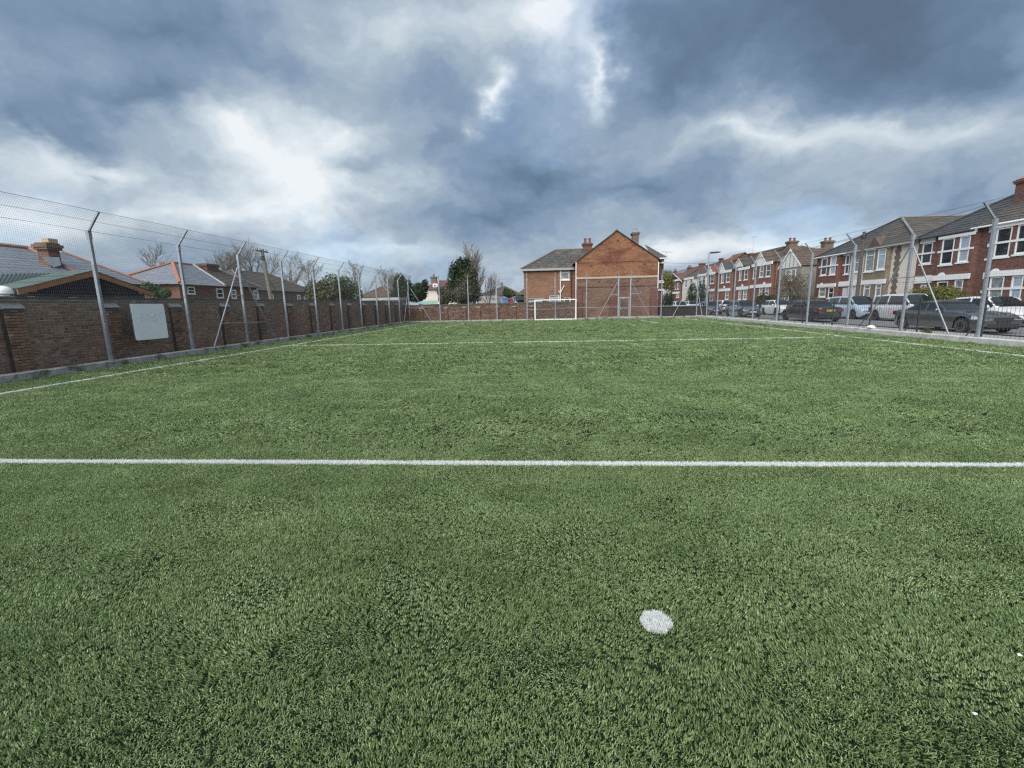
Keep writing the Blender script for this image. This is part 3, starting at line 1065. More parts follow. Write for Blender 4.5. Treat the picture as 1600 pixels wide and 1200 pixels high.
def netting(root, runs, z0, z1, inw, step=0.05, arm=True):
    """welded mesh: runs = list of (start, end) points on the ground line"""
    mb = MB()
    r = 0.0016
    for a, b in runs:
        a, b = Vector(a), Vector(b)
        L = (b - a).length
        d = (b - a) / L
        n = int(L / step)
        iv = Vector((inw[0], inw[1], 0))
        for i in range(n + 1):
            p = a + d * (i * step)
            q0, q1 = Vector((p.x, p.y, z0)), Vector((p.x, p.y, z1))
            pts = [q0, q1] + ([q1 + iv * AI + Vector((0, 0, AH - PH))] if arm else [])
            mb.tube(pts, r, 3, cap=False)
        z = z0
        while z <= z1 + 1e-6:
            mb.tube([Vector((a.x, a.y, z)), Vector((b.x, b.y, z))], r, 3, cap=False)
            z += step
        if arm:
            k = step
            Ls = math.hypot(AI, AH - PH)
            while k <= Ls:
                off = iv * AI * (k / Ls) + Vector((0, 0, PH + (AH - PH) * k / Ls))
                mb.tube([a + off, b + off], r, 3, cap=False)
                k += step
    o = mb.build('wire_mesh', WIRE, root)
    o['kind'] = 'stuff'
    mb = MB()
    for a, b in runs:                      # line wires
        a, b = Vector(a), Vector(b); iv = Vector((inw[0], inw[1], 0))
        offs = [Vector((0, 0, z)) for z in ([z1] if not arm else [PH])] + [Vector((0, 0, 2.1))]
        if arm:
            offs += [iv * AI + Vector((0, 0, AH)), iv * AI * .5 + Vector((0, 0, (AH + PH) / 2))]
        for off in offs:
            n = max(1, int((b - a).length / 3.1))
            pts = []
            for i in range(n * 4 + 1):
                t = i / (n * 4)
                pts.append(a.lerp(b, t) + off + Vector((0, 0, -0.012 * abs(math.sin(t * n * math.pi)))))
            mb.tube(pts, 0.0045, 3, cap=False)
    mb.build('line_wire', WIRE, root)


def clamp_bar(root, a, b, w=0.05, name='brace'):
    MB().tube([a, b], w / 2, 8).build(name, STEEL, root)


def fences():
    FXL, FXR, FYF = -13.0, 14.25, 43.27
    # --- left
    L = thing('netted_fence', 'tall steel post fence with wire mesh in front of the brick wall', 'fence', (FXL, 24, 0))
    ys = [6.2, 9.36, 12.53, 15.74, 18.90, 22.10, 25.20, 28.41, 31.60, 34.78, 37.56, 40.26]
    for y in ys:
        post_parts(L, FXL, y, 0.19, (1, 0))
    netting(L, [((FXL + .045, 5.0, 0), (FXL + .045, FYF, 0))], 0.22, PH, (1, 0))
    clamp_bar(L, PX(335, 541, FXL), PX(371, 418, FXL)); clamp_bar(L, PX(430, 529, FXL), PX(372.5, 416, FXL))
    clamp_bar(L, PX(345, 505.5, FXL), PX(415, 503, FXL), 0.035, 'strut')
    clamp_bar(L, PX(361, 461, FXL), PX(379, 462, FXL), 0.035, 'strut')
    clamp_bar(L, PX(631.5, 502, FXL), PX(638.5, 447, FXL))
    # --- far
    Fr = thing('netted_fence', 'tall steel post fence and gate frame behind the goal', 'fence', (0, FYF, 0))
    xs = [-13.0, -10.0, -7.22, -4.48, -1.60, 1.07, 3.98, 6.95, 8.04, 10.9, 14.12]
    for x in xs:
        w = 0.11 if x in (6.95, 8.04) else 0.075
        corner = x in (-13.0, 14.12)
        post_parts(Fr, x, FYF, 0.15, (0.05 if x > -12 else .5, -0.10 if not corner else -0.35), w, True)
    netting(Fr, [((-13.0, FYF - .045, 0), (6.95, FYF - .045, 0)), ((8.04, FYF - .045, 0), (14.12, FYF - .045, 0))], 0.18, PH, (0, -1), 0.12, False)
    MB().bar((6.95, FYF, 1.98), (8.04, FYF, 1.98), 0.05, 0.06).build('rail', STEEL, Fr)
    for x0, x1, z in ((1.07, 6.95, 1.12), (8.04, 14.12, 1.10), (-13.0, -10.6, 1.5), (6.2, 6.95, 2.24), (8.04, 9.05, 2.3), (-1.6, 1.07, 1.05)):
        MB().bar((x0, FYF, z), (x1, FYF, z), 0.035, 0.035).build('rail', STEEL, Fr)
    MB().bar((6.95, FYF, 3.86), (8.04, FYF, 3.86), 0.05, 0.05).build('rail', STEEL, Fr)
    MB().bar((3.98, FYF, 0.2), (6.95, FYF, 0.2), 0.04, 0.04).build('rail', STEEL, Fr)
    MB().bar((8.04, FYF, 0.2), (10.9, FYF, 0.2), 0.04, 0.04).build('rail', STEEL, Fr)
    clamp_bar(Fr, (5.1, FYF, 0.14), (6.87, FYF, 3.40)); clamp_bar(Fr, (9.88, FYF, 0.16), (8.12, FYF, 3.38))
    clamp_bar(Fr, PY(673, 500, FYF), PY(641.5, 451, FYF))
    clamp_bar(Fr, PY(1051, 494.5, FYF), PY(1083, 437, FYF))
    # gate leaf
    G = thing('gate', 'galvanised pedestrian gate in the far fence by the house', 'gate', (7.5, FYF, 0))
    g = MB()
    for a, b in (((7.08, FYF - .03, 0.2), (7.08, FYF - .03, 1.93)), ((7.92, FYF - .03, 0.2), (7.92, FYF - .03, 1.93)), ((7.08, FYF - .03, 0.22), (7.92, FYF - .03, 0.22)), ((7.08, FYF - .03, 1.91), (7.92, FYF - .03, 1.91)), ((7.08, FYF - .03, 1.0), (7.92, FYF - .03, 1.0))):
        g.bar(a, b, 0.05, 0.05)
    g.build('gate_frame', STEEL, G)
    m = MB()
    for i in range(11):
        m.tube([(7.08 + i * .076, FYF - .03, .22), (7.08 + i * .076, FYF - .03, 1.91)], 0.0025, 3, False)
    for i in range(23):
        m.tube([(7.08, FYF - .03, .22 + i * .074), (7.92, FYF - .03, .22 + i * .074)], 0.0025, 3, False)
    m.build('gate_mesh', WIRE, G)
    MB().box(7.06, 7.20, FYF - .09, FYF - .04, 0.88, 0.98).build('latch', STEEL, G)
    # --- right
    Rr = thing('netted_fence', 'tall steel post fence with wire mesh along the street side', 'fence', (FXR, 24, 0))
    ys = [12.65, 15.87, 19.10, 22.38, 25.68, 28.92, 32.15, 35.40, 38.62, 41.0]
    for y in ys:
        post_parts(Rr, FXR, y, 0.19, (-1, 0))
    netting(Rr, [((FXR - .045, 9.5, 0), (FXR - .045, FYF, 0))], 0.22, PH, (-1, 0), 0.09)
    clamp_bar(Rr, PX(1347.5, 513.5, FXR), PX(1421.7, 386, FXR)); clamp_bar(Rr, PX(1482.8, 523.5, FXR), PX(1427.5, 385, FXR))
    clamp_bar(Rr, PX(1395, 435, FXR), PX(1446, 431, FXR), 0.035, 'strut')
    clamp_bar(Rr, PX(1097, 493, FXR), PX(1089, 446, FXR))
    # --- black railings by the pavement
    X = 15.0
    B = thing('railings', 'black vertical bar railings between the pitch and the pavement', 'railings', (X, 24, 0))
    y0, y1 = 11.2, 43.4
    bar = MB().tube([(0, 0, .14), (0, 0, 1.54)], .0052, 6).mesh('bar', BLACKST)
    n = 236
    for i in range(n):
        o = link('bar', bar, B); o.location = (X, y0 + (y1 - y0) * i / (n - 1), 0)
    for z in (0.24, 1.28):
        MB().bar((X + .022, y0, z), (X + .022, y1, z), 0.012, 0.045).build('rail', BLACKST, B)
    y = y0
    while y < y1:
        MB().box(X + .03, X + .075, y - .025, y + .025, 0, 1.50).build('post', BLACKST, B)
        MB().bar((X + .02, y + .03, 0.80), (X - .48, y + .03, 0.06), 0.03, 0.03).build('stay', BLACKST, B)
        y += 2.72


fences()

# whiteboard hung on the mesh
def whiteboard():
    X = -12.90
    y0, y1, z0, z1 = 13.36, 14.62, 0.70, 1.87
    T = thing('whiteboard', 'white rounded board with faint scribbles hung on the left fence', 'board', (X, y0, z0))
    def rr(y0, y1, z0, z1, x, r=0.06):
        out = []
        for cy, cz, a0 in ((y1 - r, z1 - r, 0), (y0 + r, z1 - r, 90), (y0 + r, z0 + r, 180), (y1 - r, z0 + r, 270)):
            for k in range(5):
                a = R(a0 + k * 22.5); out.append((x, cy + r * math.cos(a), cz + r * math.sin(a)))
        return out
    fm = worn('blue_board_edge', (0.10, 0.16, 0.24, 1), 0.5, 0.2, 5)
    bm_ = worn('board_face', (0.80, 0.84, 0.85, 1), 0.35, 0.05, 2, stain=(0.72, 0.77, 0.78, 1), smin=.5, smax=.8, sscale=3)
    MB().prism(rr(y0, y1, z0, z1, X - 0.03), (0.03, 0, 0)).build('frame', fm, T)
    MB().prism(rr(y0 + .012, y1 - .012, z0 + .012, z1 - .012, X + .0005), (0.012, 0, 0)).build('face', bm_, T)
    ink = worn('rubbed_marker', (0.64, 0.685, 0.70, 1), 0.5, 0.15, 10)
    mb = MB()
    def stroke(pts, w=0.009):
        for a, b in zip(pts, pts[1:]):
            mb.bar((X + .0135, y0 + a[0], z0 + a[1]), (X + .0135, y0 + b[0], z0 + b[1]), w, 0.002, up=(0, 1, 0))
    def glyph(ch, oy, oz, s):
        G = {'E': [[(1, 1), (0, 1), (0, 0), (1, 0)], [(0, .5), (.8, .5)]], 'R': [[(0, 0), (0, 1), (.8, 1), (.9, .75), (.8, .5), (0, .5)], [(.4, .5), (.9, 0)]],
             'S': [[(.9, .85), (.5, 1), (.1, .8), (.2, .55), (.8, .42), (.9, .15), (.5, 0), (.1, .12)]], 'P': [[(0, 0), (0, 1), (.8, 1), (.9, .75), (.8, .5), (0, .5)]]}
        for st in G[ch]:
            stroke([(oy + p[0] * s * .75, oz + p[1] * s) for p in st], 0.016)
    for i, ch in enumerate('EPS'):
        glyph(ch, 0.26 + i * 0.235, 0.60, 0.22)
    glyph('S', 0.98, 0.72, 0.16)
    mb.build('scribble', ink, T)


whiteboard()

# ================================================================== goal
def goal():
    Y = 42.40
    x0, x1, h, dp = -0.83, 2.95, 1.85, 0.75
    T = thing('goal', 'small white framed football goal at the far end', 'goal', (1.06, Y, 0))
    for x in (x0, x1):
        MB().box(x - .05, x + .05, Y - .04, Y + .04, 0.0, h).build('post', WHITE, T)
    MB().box(x0 - .05, x1 + .05, Y - .043, Y + .043, h + .001, h + .09).build('crossbar', WHITE, T)
    for x in (x0, x1):
        MB().tube([(x, Y + .05, h + .04), (x, Y + .25, h), (x, Y + dp, 0.10)], 0.022, 6).build('back_stay', WHITE, T)
        MB().tube([(x, Y + .045, 0.06), (x, Y + dp, 0.06)], 0.03, 6).build('side_bar', WHITE, T)
    MB().tube([(x0, Y + dp, 0.06), (x1, Y + dp, 0.06)], 0.045, 8).build('back_bar', WHITE, T)
    MB().bar((x0 + .05, Y, 0.09), (x1 - .05, Y, 0.09), 0.05, 0.09).build('ground_bar', WHITE, T)
    n = MB()
    prof = [(Y + .25, h), (Y + dp, 0.10)]
    nx = 32; nz = 18
    def net_p(t, x):
        y = prof[0][0] + (prof[1][0] - prof[0][0]) * t + 0.06 * math.sin(t * math.pi) * (1 + .4 * math.sin(x * 2))
        return (x, y, prof[0][1] + (prof[1][1] - prof[0][1]) * t - 0.02 * math.sin(x * 3))
    for i in range(nx + 1):
        x = x0 + (x1 - x0) * i / nx
        n.tube([(x, Y + .04, h + .05)] + [net_p(k / 6, x) for k in range(7)], 0.003, 3, False)
    for k in range(nz + 1):
        n.tube([net_p(k / nz, x0 + (x1 - x0) * i / 16) for i in range(17)], 0.003, 3, False)
    netm = worn('goal_net', (0.30, 0.30, 0.30, 1), 0.8, 0.2, 5)
    o = n.build('net', netm, T)
    MB().box(x0 - .17, x0 - .06, Y + .05, Y + .40, 0.0, 0.20).build('wheel_block', PLASTIC, T)


goal()

# ================================================================== buildings
BR_RED = brick_mat('terrace_red_brick', (0.185, 0.068, 0.054, 1), (0.13, 0.053, 0.045, 1), (0.22, 0.185, 0.16, 1), patch=(0.20, 0.09, 0.07, 1), dark=(0.065, 0.042, 0.038, 1))
BR_ORANGE = brick_mat('orange_red_brick', (0.225, 0.092, 0.060, 1), (0.165, 0.07, 0.05, 1), (0.25, 0.20, 0.16, 1), patch=(0.26, 0.125, 0.085, 1), dark=(0.10, 0.055, 0.042, 1))
BR_DARK = brick_mat('dark_red_brick', (0.165, 0.062, 0.052, 1), (0.115, 0.05, 0.045, 1), (0.22, 0.19, 0.17, 1), patch=(0.20, 0.08, 0.06, 1), dark=(0.07, 0.045, 0.04, 1))
BR_GABLE = brick_mat('gable_brick', (0.30, 0.118, 0.056, 1), (0.185, 0.072, 0.042, 1), (0.30, 0.225, 0.15, 1), patch=(0.125, 0.044, 0.031, 1), dark=(0.085, 0.045, 0.033, 1), lo=0.49, hi=0.60)
BR_GABLE_LO = brick_mat('gable_brick_lower', (0.215, 0.112, 0.078, 1), (0.145, 0.08, 0.06, 1), (0.27, 0.225, 0.185, 1), patch=(0.125, 0.075, 0.06, 1), dark=(0.055, 0.04, 0.035, 1))
BR_WING = brick_mat('wing_brick', (0.25, 0.118, 0.070, 1), (0.175, 0.078, 0.05, 1), (0.26, 0.205, 0.15, 1), patch=(0.29, 0.175, 0.11, 1), dark=(0.12, 0.06, 0.042, 1))
BR_BUFF = brick_mat('buff_brick', (0.27, 0.215, 0.145, 1), (0.20, 0.16, 0.11, 1), (0.30, 0.26, 0.21, 1), dark=(0.13, 0.105, 0.08, 1))
BR_BROWN = brick_mat('brown_brick', (0.20, 0.14, 0.11, 1), (0.14, 0.10, 0.085, 1), (0.25, 0.22, 0.19, 1), dark=(0.08, 0.065, 0.055, 1))
SLATE = tile_mat('new_slate', (0.20, 0.225, 0.26, 1), (0.175, 0.20, 0.235, 1), 0.28, 0.3, rough=0.5)
SLATE_DK = tile_mat('dark_slate', (0.075, 0.08, 0.09, 1), (0.055, 0.06, 0.068, 1), 0.28, 0.3, moss=(0.11, 0.105, 0.095, 1))
TILE_BR = tile_mat('brown_tile', (0.13, 0.088, 0.068, 1), (0.10, 0.07, 0.055, 1), 0.33, 0.4, moss=(0.15, 0.125, 0.095, 1))
TILE_GR = tile_mat('grey_brown_tile', (0.105, 0.095, 0.085, 1), (0.08, 0.073, 0.066, 1), 0.33, 0.4, moss=(0.15, 0.135, 0.11, 1))
TILE_MOSS = tile_mat('mossy_slate', (0.10, 0.095, 0.088, 1), (0.055, 0.055, 0.055, 1), 0.30, 0.33, moss=(0.18, 0.165, 0.13, 1))
TILE_DKBR = tile_mat('dark_brown_tile', (0.095, 0.08, 0.07, 1), (0.075, 0.065, 0.058, 1), 0.3, 0.35, moss=(0.12, 0.11, 0.085, 1))
TILE_ORANGE = tile_mat('orange_tile', (0.23, 0.098, 0.065, 1), (0.18, 0.075, 0.055, 1), 0.3, 0.35)
TILE_PLUM = tile_mat('plum_tile', (0.16, 0.085, 0.08, 1), (0.12, 0.065, 0.06, 1), 0.3, 0.35)
GREENROOF = worn('green_felt', (0.075, 0.115, 0.105, 1), 0.8, 0.25, 2, bump_s=0.2)
DOOR_WHITE = worn('white_door', (0.66, 0.67, 0.68, 1), 0.5, 0.05, 3)
DOOR_RED = worn('red_door', (0.30, 0.03, 0.03, 1), 0.5, 0.1, 3)
MAROON = worn('maroon_pipe', (0.13, 0.025, 0.03, 1), 0.5, 0.2, 4)
GUTTER = worn('grey_gutter', (0.34, 0.34, 0.33, 1), 0.6, 0.15, 3)
DARKPIPE = worn('dark_downpipe', (0.035, 0.032, 0.032, 1), 0.6, 0.2, 3)


def wall_holes(mb, o, du, W, H, holes, n, dep=0.11):
    o, du, n = Vector(o), Vector(du), Vector(n)
    up = Vector((0, 0, 1))
    us = sorted(set([0, W] + [min(max(h[i], 0), W) for h in holes for i in (0, 1)]))
    vs = sorted(set([0, H] + [min(max(h[i], 0), H) for h in holes for i in (2, 3)]))
    P = lambda u, v, d=0.0: o + du * u + up * v - n * d
    for a, b in zip(us, us[1:]):
        for c, d in zip(vs, vs[1:]):
            mu, mv = (a + b) / 2, (c + d) / 2
            if any(h[0] < mu < h[1] and h[2] < mv < h[3] for h in holes):
                continue
            mb.poly(P(a, c), P(b, c), P(b, d), P(a, d))
    for u0, u1, v0, v1 in holes:
        for a, b in (((u0, v0), (u1, v0)), ((u1, v0), (u1, v1)), ((u1, v1), (u0, v1)), ((u0, v1), (u0, v0))):
            mb.poly(P(*a), P(*b), P(*b, dep), P(*a, dep))


def window(root, o, du, n, hole, style='sash', pane=None, sill=True, fm=None, dep=0.11, fw=0.055):
    o, du, n = Vector(o), Vector(du), Vector(n)
    up = Vector((0, 0, 1))
    u0, u1, v0, v1 = hole
    fm = fm or UPVC
    P = lambda u, v, d: o + du * u + up * v - n * d
    mb = MB()

    def bx(a0, a1, c0, c1, d0, d1):
        q = [P(a0, c0, d0), P(a1, c0, d0), P(a1, c1, d0), P(a0, c1, d0), P(a0, c0, d1), P(a1, c0, d1), P(a1, c1, d1), P(a0, c1, d1)]
        mb.add(q, [(0, 1, 2, 3), (7, 6, 5, 4), (0, 4, 5, 1), (1, 5, 6, 2), (2, 6, 7, 3), (3, 7, 4, 0)])
    d0, d1 = dep - 0.055, dep + 0.01
    bx(u0, u1, v0, v0 + fw * 1.2, d0, d1); bx(u0, u1, v1 - fw, v1, d0, d1)
    bx(u0, u0 + fw, v0 + fw * 1.2, v1 - fw, d0, d1); bx(u1 - fw, u1, v0 + fw * 1.2, v1 - fw, d0, d1)
    if 'sash' in style:
        m = v0 + (v1 - v0) * 0.5
        bx(u0 + fw, u1 - fw, m - .03, m + .03, d0 + .006, d1)
    if 'top' in style:
        m = v0 + (v1 - v0) * 0.72
        bx(u0 + fw, u1 - fw, m - .03, m + .03, d0 + .006, d1)
    if '2' in style:
        m = (u0 + u1) / 2
        bx(m - .03, m + .03, v0 + fw * 1.2, v1 - fw, d0 + .003, d1)
    w = mb.build('window', fm, root)
    MB().poly(P(u0 + .01, v0 + .01, dep - .012), P(u1 - .01, v0 + .01, dep - .012), P(u1 - .01, v1 - .01, dep - .012), P(u0 + .01, v1 - .01, dep - .012)).build('pane', pane or GLASS, w)
    if sill:
        mb = MB()
        q = [P(u0 - .08, v0 - .10, 0.02), P(u1 + .08, v0 - .10, 0.02), P(u1 + .08, v0 - .10, -.07), P(u0 - .08, v0 - .10, -.07)]
        mb.prism(q, (0, 0, 0.098)).build('sill', WHITE, w)
    return w


def roof_slope(mb, e0, e1, r1, r0, courses, t=0.03):
    """overlapping courses from eave e0-e1 up to ridge r0-r1 (either may shrink to a point)"""
    e0, e1, r0, r1 = map(Vector, (e0, e1, r0, r1))
    n = (e1 - e0).cross((r0 + r1) / 2 - (e0 + e1) / 2)
    n.normalize()
    if n.z < 0: n = -n
    L = lambda t_: (e0.lerp(r0, t_), e1.lerp(r1, t_))
    for i in range(courses):
        a, b = L(i / courses); c, d = L((i + 1) / courses)
        a2, b2 = a + n * t, b + n * t
        mb.poly(a2, b2, d + n * 0.004, c + n * 0.004)
        mb.poly(a, b, b2, a2)
    return mb


def gable_roof(root, x0, x1, y0, y1, ze, zr, along, mat, courses=12, ov=0.25, ridge=RIDGE_GREY, hip0=0.0, hip1=0.0, name='roof'):
    """rectangular roof, ridge along 'x' or 'y', optionally hipped (run of the hip at each end)"""
    mb = MB()
    if along == 'y':
        xm = (x0 + x1) / 2
        dz = (zr - ze) * ov / ((x1 - x0) / 2)
        A, B = y0 - (ov if not hip0 else ov), y1 + ov
        ra, rb = (A if not hip0 else y0 + hip0), (B if not hip1 else y1 - hip1)
        roof_slope(mb, (x0 - ov, A, ze - dz), (x0 - ov, B, ze - dz), (xm, rb, zr), (xm, ra, zr), courses)
        roof_slope(mb, (x1 + ov, B, ze - dz), (x1 + ov, A, ze - dz), (xm, ra, zr), (xm, rb, zr), courses)
        if hip0: roof_slope(mb, (x0 - ov, A, ze - dz), (x1 + ov, A, ze - dz), (xm, ra, zr), (xm, ra, zr), courses)
        if hip1: roof_slope(mb, (x0 - ov, B, ze - dz), (x1 + ov, B, ze - dz), (xm, rb, zr), (xm, rb, zr), courses)
        r0, r1 = (xm, ra, zr + .02), (xm, rb, zr + .02)
        cs = [((x0 - ov, A, ze - dz + .04), r0), ((x1 + ov, A, ze - dz + .04), r0)] if hip0 else []
        cs += [((x0 - ov, B, ze - dz + .04), r1), ((x1 + ov, B, ze - dz + .04), r1)] if hip1 else []
    else:
        ym = (y0 + y1) / 2
        dz = (zr - ze) * ov / ((y1 - y0) / 2)
        A, B = x0 - ov, x1 + ov
        ra, rb = (A if not hip0 else x0 + hip0), (B if not hip1 else x1 - hip1)
        roof_slope(mb, (A, y0 - ov, ze - dz), (B, y0 - ov, ze - dz), (rb, ym, zr), (ra, ym, zr), courses)
        roof_slope(mb, (A, y1 + ov, ze - dz), (B, y1 + ov, ze - dz), (rb, ym, zr), (ra, ym, zr), courses)
        if hip0: roof_slope(mb, (A, y0 - ov, ze - dz), (A, y1 + ov, ze - dz), (ra, ym, zr), (ra, ym, zr), courses)
        if hip1: roof_slope(mb, (B, y0 - ov, ze - dz), (B, y1 + ov, ze - dz), (rb, ym, zr), (rb, ym, zr), courses)
        r0, r1 = (ra, ym, zr + .02), (rb, ym, zr + .02)
        cs = [((A, y0 - ov, ze - dz + .04), r0), ((A, y1 + ov, ze - dz + .04), r0)] if hip0 else []
        cs += [((B, y0 - ov, ze - dz + .04), r1), ((B, y1 + ov, ze - dz + .04), r1)] if hip1 else []
    rf = mb.build(name, mat, root)
    rt = MB()
    if (Vector(r0) - Vector(r1)).length > 0.05:
        rt.tube([r0, r1], 0.085, 6)
    for a, b in cs:
        rt.tube([a, b], 0.075, 6)
    if rt.v:
        rt.build('ridge_tiles', ridge, rf)
    return rf


def chimney(root, x0, x1, y0, y1, z0, z1, mat, pots=2, pot_mat=None, along='y', cap=True, pot_h=0.38):
    mb = MB().box(x0, x1, y0, y1, z0, z1)
    if cap:
        mb.box(x0 - .06, x1 + .06, y0 - .06, y1 + .06, z1 + .001, z1 + .09)
        mb.box(x0 - .11, x1 + .11, y0 - .11, y1 + .11, z1 + .091, z1 + .21)
        mb.box(x0 - .03, x1 + .03, y0 - .03, y1 + .03, z1 + .211, z1 + .27)
    ch = mb.build('chimney', mat, root)
    for i in range(pots):
        t = (i + .5) / pots
        c = ((x0 + x1) / 2, y0 + (y1 - y0) * t) if along == 'y' else (x0 + (x1 - x0) * t, (y0 + y1) / 2)
        zb = z1 + (.26 if cap else 0)
        MB().lathe([(.13, zb), (.12, zb + pot_h * .8), (.15, zb + pot_h * .82), (.15, zb + pot_h), (.10, zb + pot_h), (.095, zb + pot_h - .1)], (*c, 0), n=10).build('chimney_pot', pot_mat or POT_RED, ch, 40)
    return ch


# ------------------------------------------------------------------ terraces along the street (fronts face -X)
FX, BX = 27.0, 26.72


def rect(xl, xr, yt, yb, X):
    xm, ym = (xl + xr) / 2, (yt + yb) / 2
    return (PX(xr, ym, X).y, PX(xl, ym, X).y, PX(xm, yb, X).z, PX(xm, yt, X).z)


def aerial(root, x, y, z, h=1.4):
    mb = MB()
    mb.tube([(x, y, z), (x, y, z + h)], 0.018, 5)
    mb.tube([(x - .5, y - .3, z + h), (x + .6, y + .35, z + h - .05)], 0.012, 4)
    for k in range(6):
        t = -0.45 + k * 0.2
        mb.tube([(x + t + .12, y + t * .6 - .2, z + h), (x + t - .12, y + t * .6 + .2, z + h)], 0.007, 3)
    mb.build('aerial', STEEL, root)


def front(root, Yn, Yf, ze, wall, flat, depth=8.0, x=FX, zb=-0.03):
    """front wall with window openings, blank sides and back; flat = [(rect, style, pane, sill)]"""
    mb = MB()
    holes = [(r[0] - Yn, r[1] - Yn, r[2] - zb, r[3] - zb) for r, *_ in flat]
    wall_holes(mb, (x, Yn, zb), (0, 1, 0), Yf - Yn, ze - zb, holes, (-1, 0, 0), .05)
    mb.poly((x, Yn, zb), (x + depth, Yn, zb), (x + depth, Yn, ze), (x, Yn, ze))
    mb.poly((x, Yf, zb), (x + depth, Yf, zb), (x + depth, Yf, ze), (x, Yf, ze))
    mb.poly((x + depth, Yn, zb), (x + depth, Yf, zb), (x + depth, Yf, ze), (x + depth, Yn, ze))
    mb.build('wall', wall, root)
    for (r, style, pane, sill), h in zip(flat, holes):
        if style == 'door':
            d = MB().box(x + .035, x + .08, r[0], r[1], r[2], r[3]).build('door', pane, root)
            MB().box(x + .0, x + .034, r[0] + .1, r[0] + .16, r[2] + 1.0, r[2] + 1.12).build('handle', STEEL, d)
        else:
            window(root, (x, Yn, zb), (0, 1, 0), (-1, 0, 0), h, style, pane, sill, dep=.05, fw=.075)


def bay(root, Ya, Yb, z0, z1, wall, wins, x=BX, cant=0.4, lid=None):
    mb = MB()
    holes = [(r[0] - Ya, r[1] - Ya, r[2] - z0, r[3] - z0) for r, *_ in wins]
    wall_holes(mb, (x, Ya, z0), (0, 1, 0), Yb - Ya, z1 - z0, holes, (-1, 0, 0), .05)
    for y, y2 in ((Ya, Ya - cant), (Yb, Yb + cant)):
        mb.poly((x, y, z0), (FX - .002, y2, z0), (FX - .002, y2, z1), (x, y, z1))
    mb.poly((x, Ya, z1), (x, Yb, z1), (FX, Yb + cant, z1), (FX, Ya - cant, z1))
    b = mb.build('bay', wall, root)
    for (r, style, pane, sill), h in zip(wins, holes):
        window(root, (x, Ya, z0), (0, 1, 0), (-1, 0, 0), h, style, pane, sill, dep=.05, fw=.075)
    return b


def band(root, rects, x, d=0.06, mat=None, name='lintel'):
    for r in rects:
        MB().box(x - d, x + 0.02, r[0], r[1], r[2], r[3]).build(name, mat or WHITE, root)


def crest(root, px, py, x, w=0.55):
    p = PX(px, py, x)
    pts = [(x - .05, p.y + w / 2 * math.cos(a), p.z - .22 + w * .5 * math.sin(a)) for a in [k * math.pi / 8 for k in range(9)]]
    MB().prism(pts, (0.08, 0, 0)).build('crest', WHITE, root)


def gablet(root, Ya, Yb, z0, z1, x, mat, face, xb=30.5, courses=7, board=0.17):
    """small front gable over a bay: face panel, white bargeboards, two slopes running back"""
    ym = (Ya + Yb) / 2
    MB().prism([(x + .03, Ya + .05, z0), (x + .03, Yb - .05, z0), (x + .03, ym, z1 - .08)], (0.05, 0, 0)).build('gable_face', face, root)
    mb = MB()
    for y in (Ya, Yb):
        mb.prism([(x - .06, y, z0 - .10), (x - .06, ym, z1 - .10), (x - .06, ym, z1 + board * .6), (x - .06, y, z0 + board * .6)], (0.05, 0, 0))
    mb.build('bargeboard', WHITE, root)
    mb = MB()
    roof_slope(mb, (x - .04, Ya - .08, z0 + .06), (xb, Ya - .08, z0 + .06), (xb, ym, z1 + .10), (x - .04, ym, z1 + .10), courses)
    roof_slope(mb, (x - .04, Yb + .08, z0 + .06), (xb, Yb + .08, z0 + .06), (xb, ym, z1 + .10), (x - .04, ym, z1 + .10), courses)
    mb.build('gable_roof', mat, root)


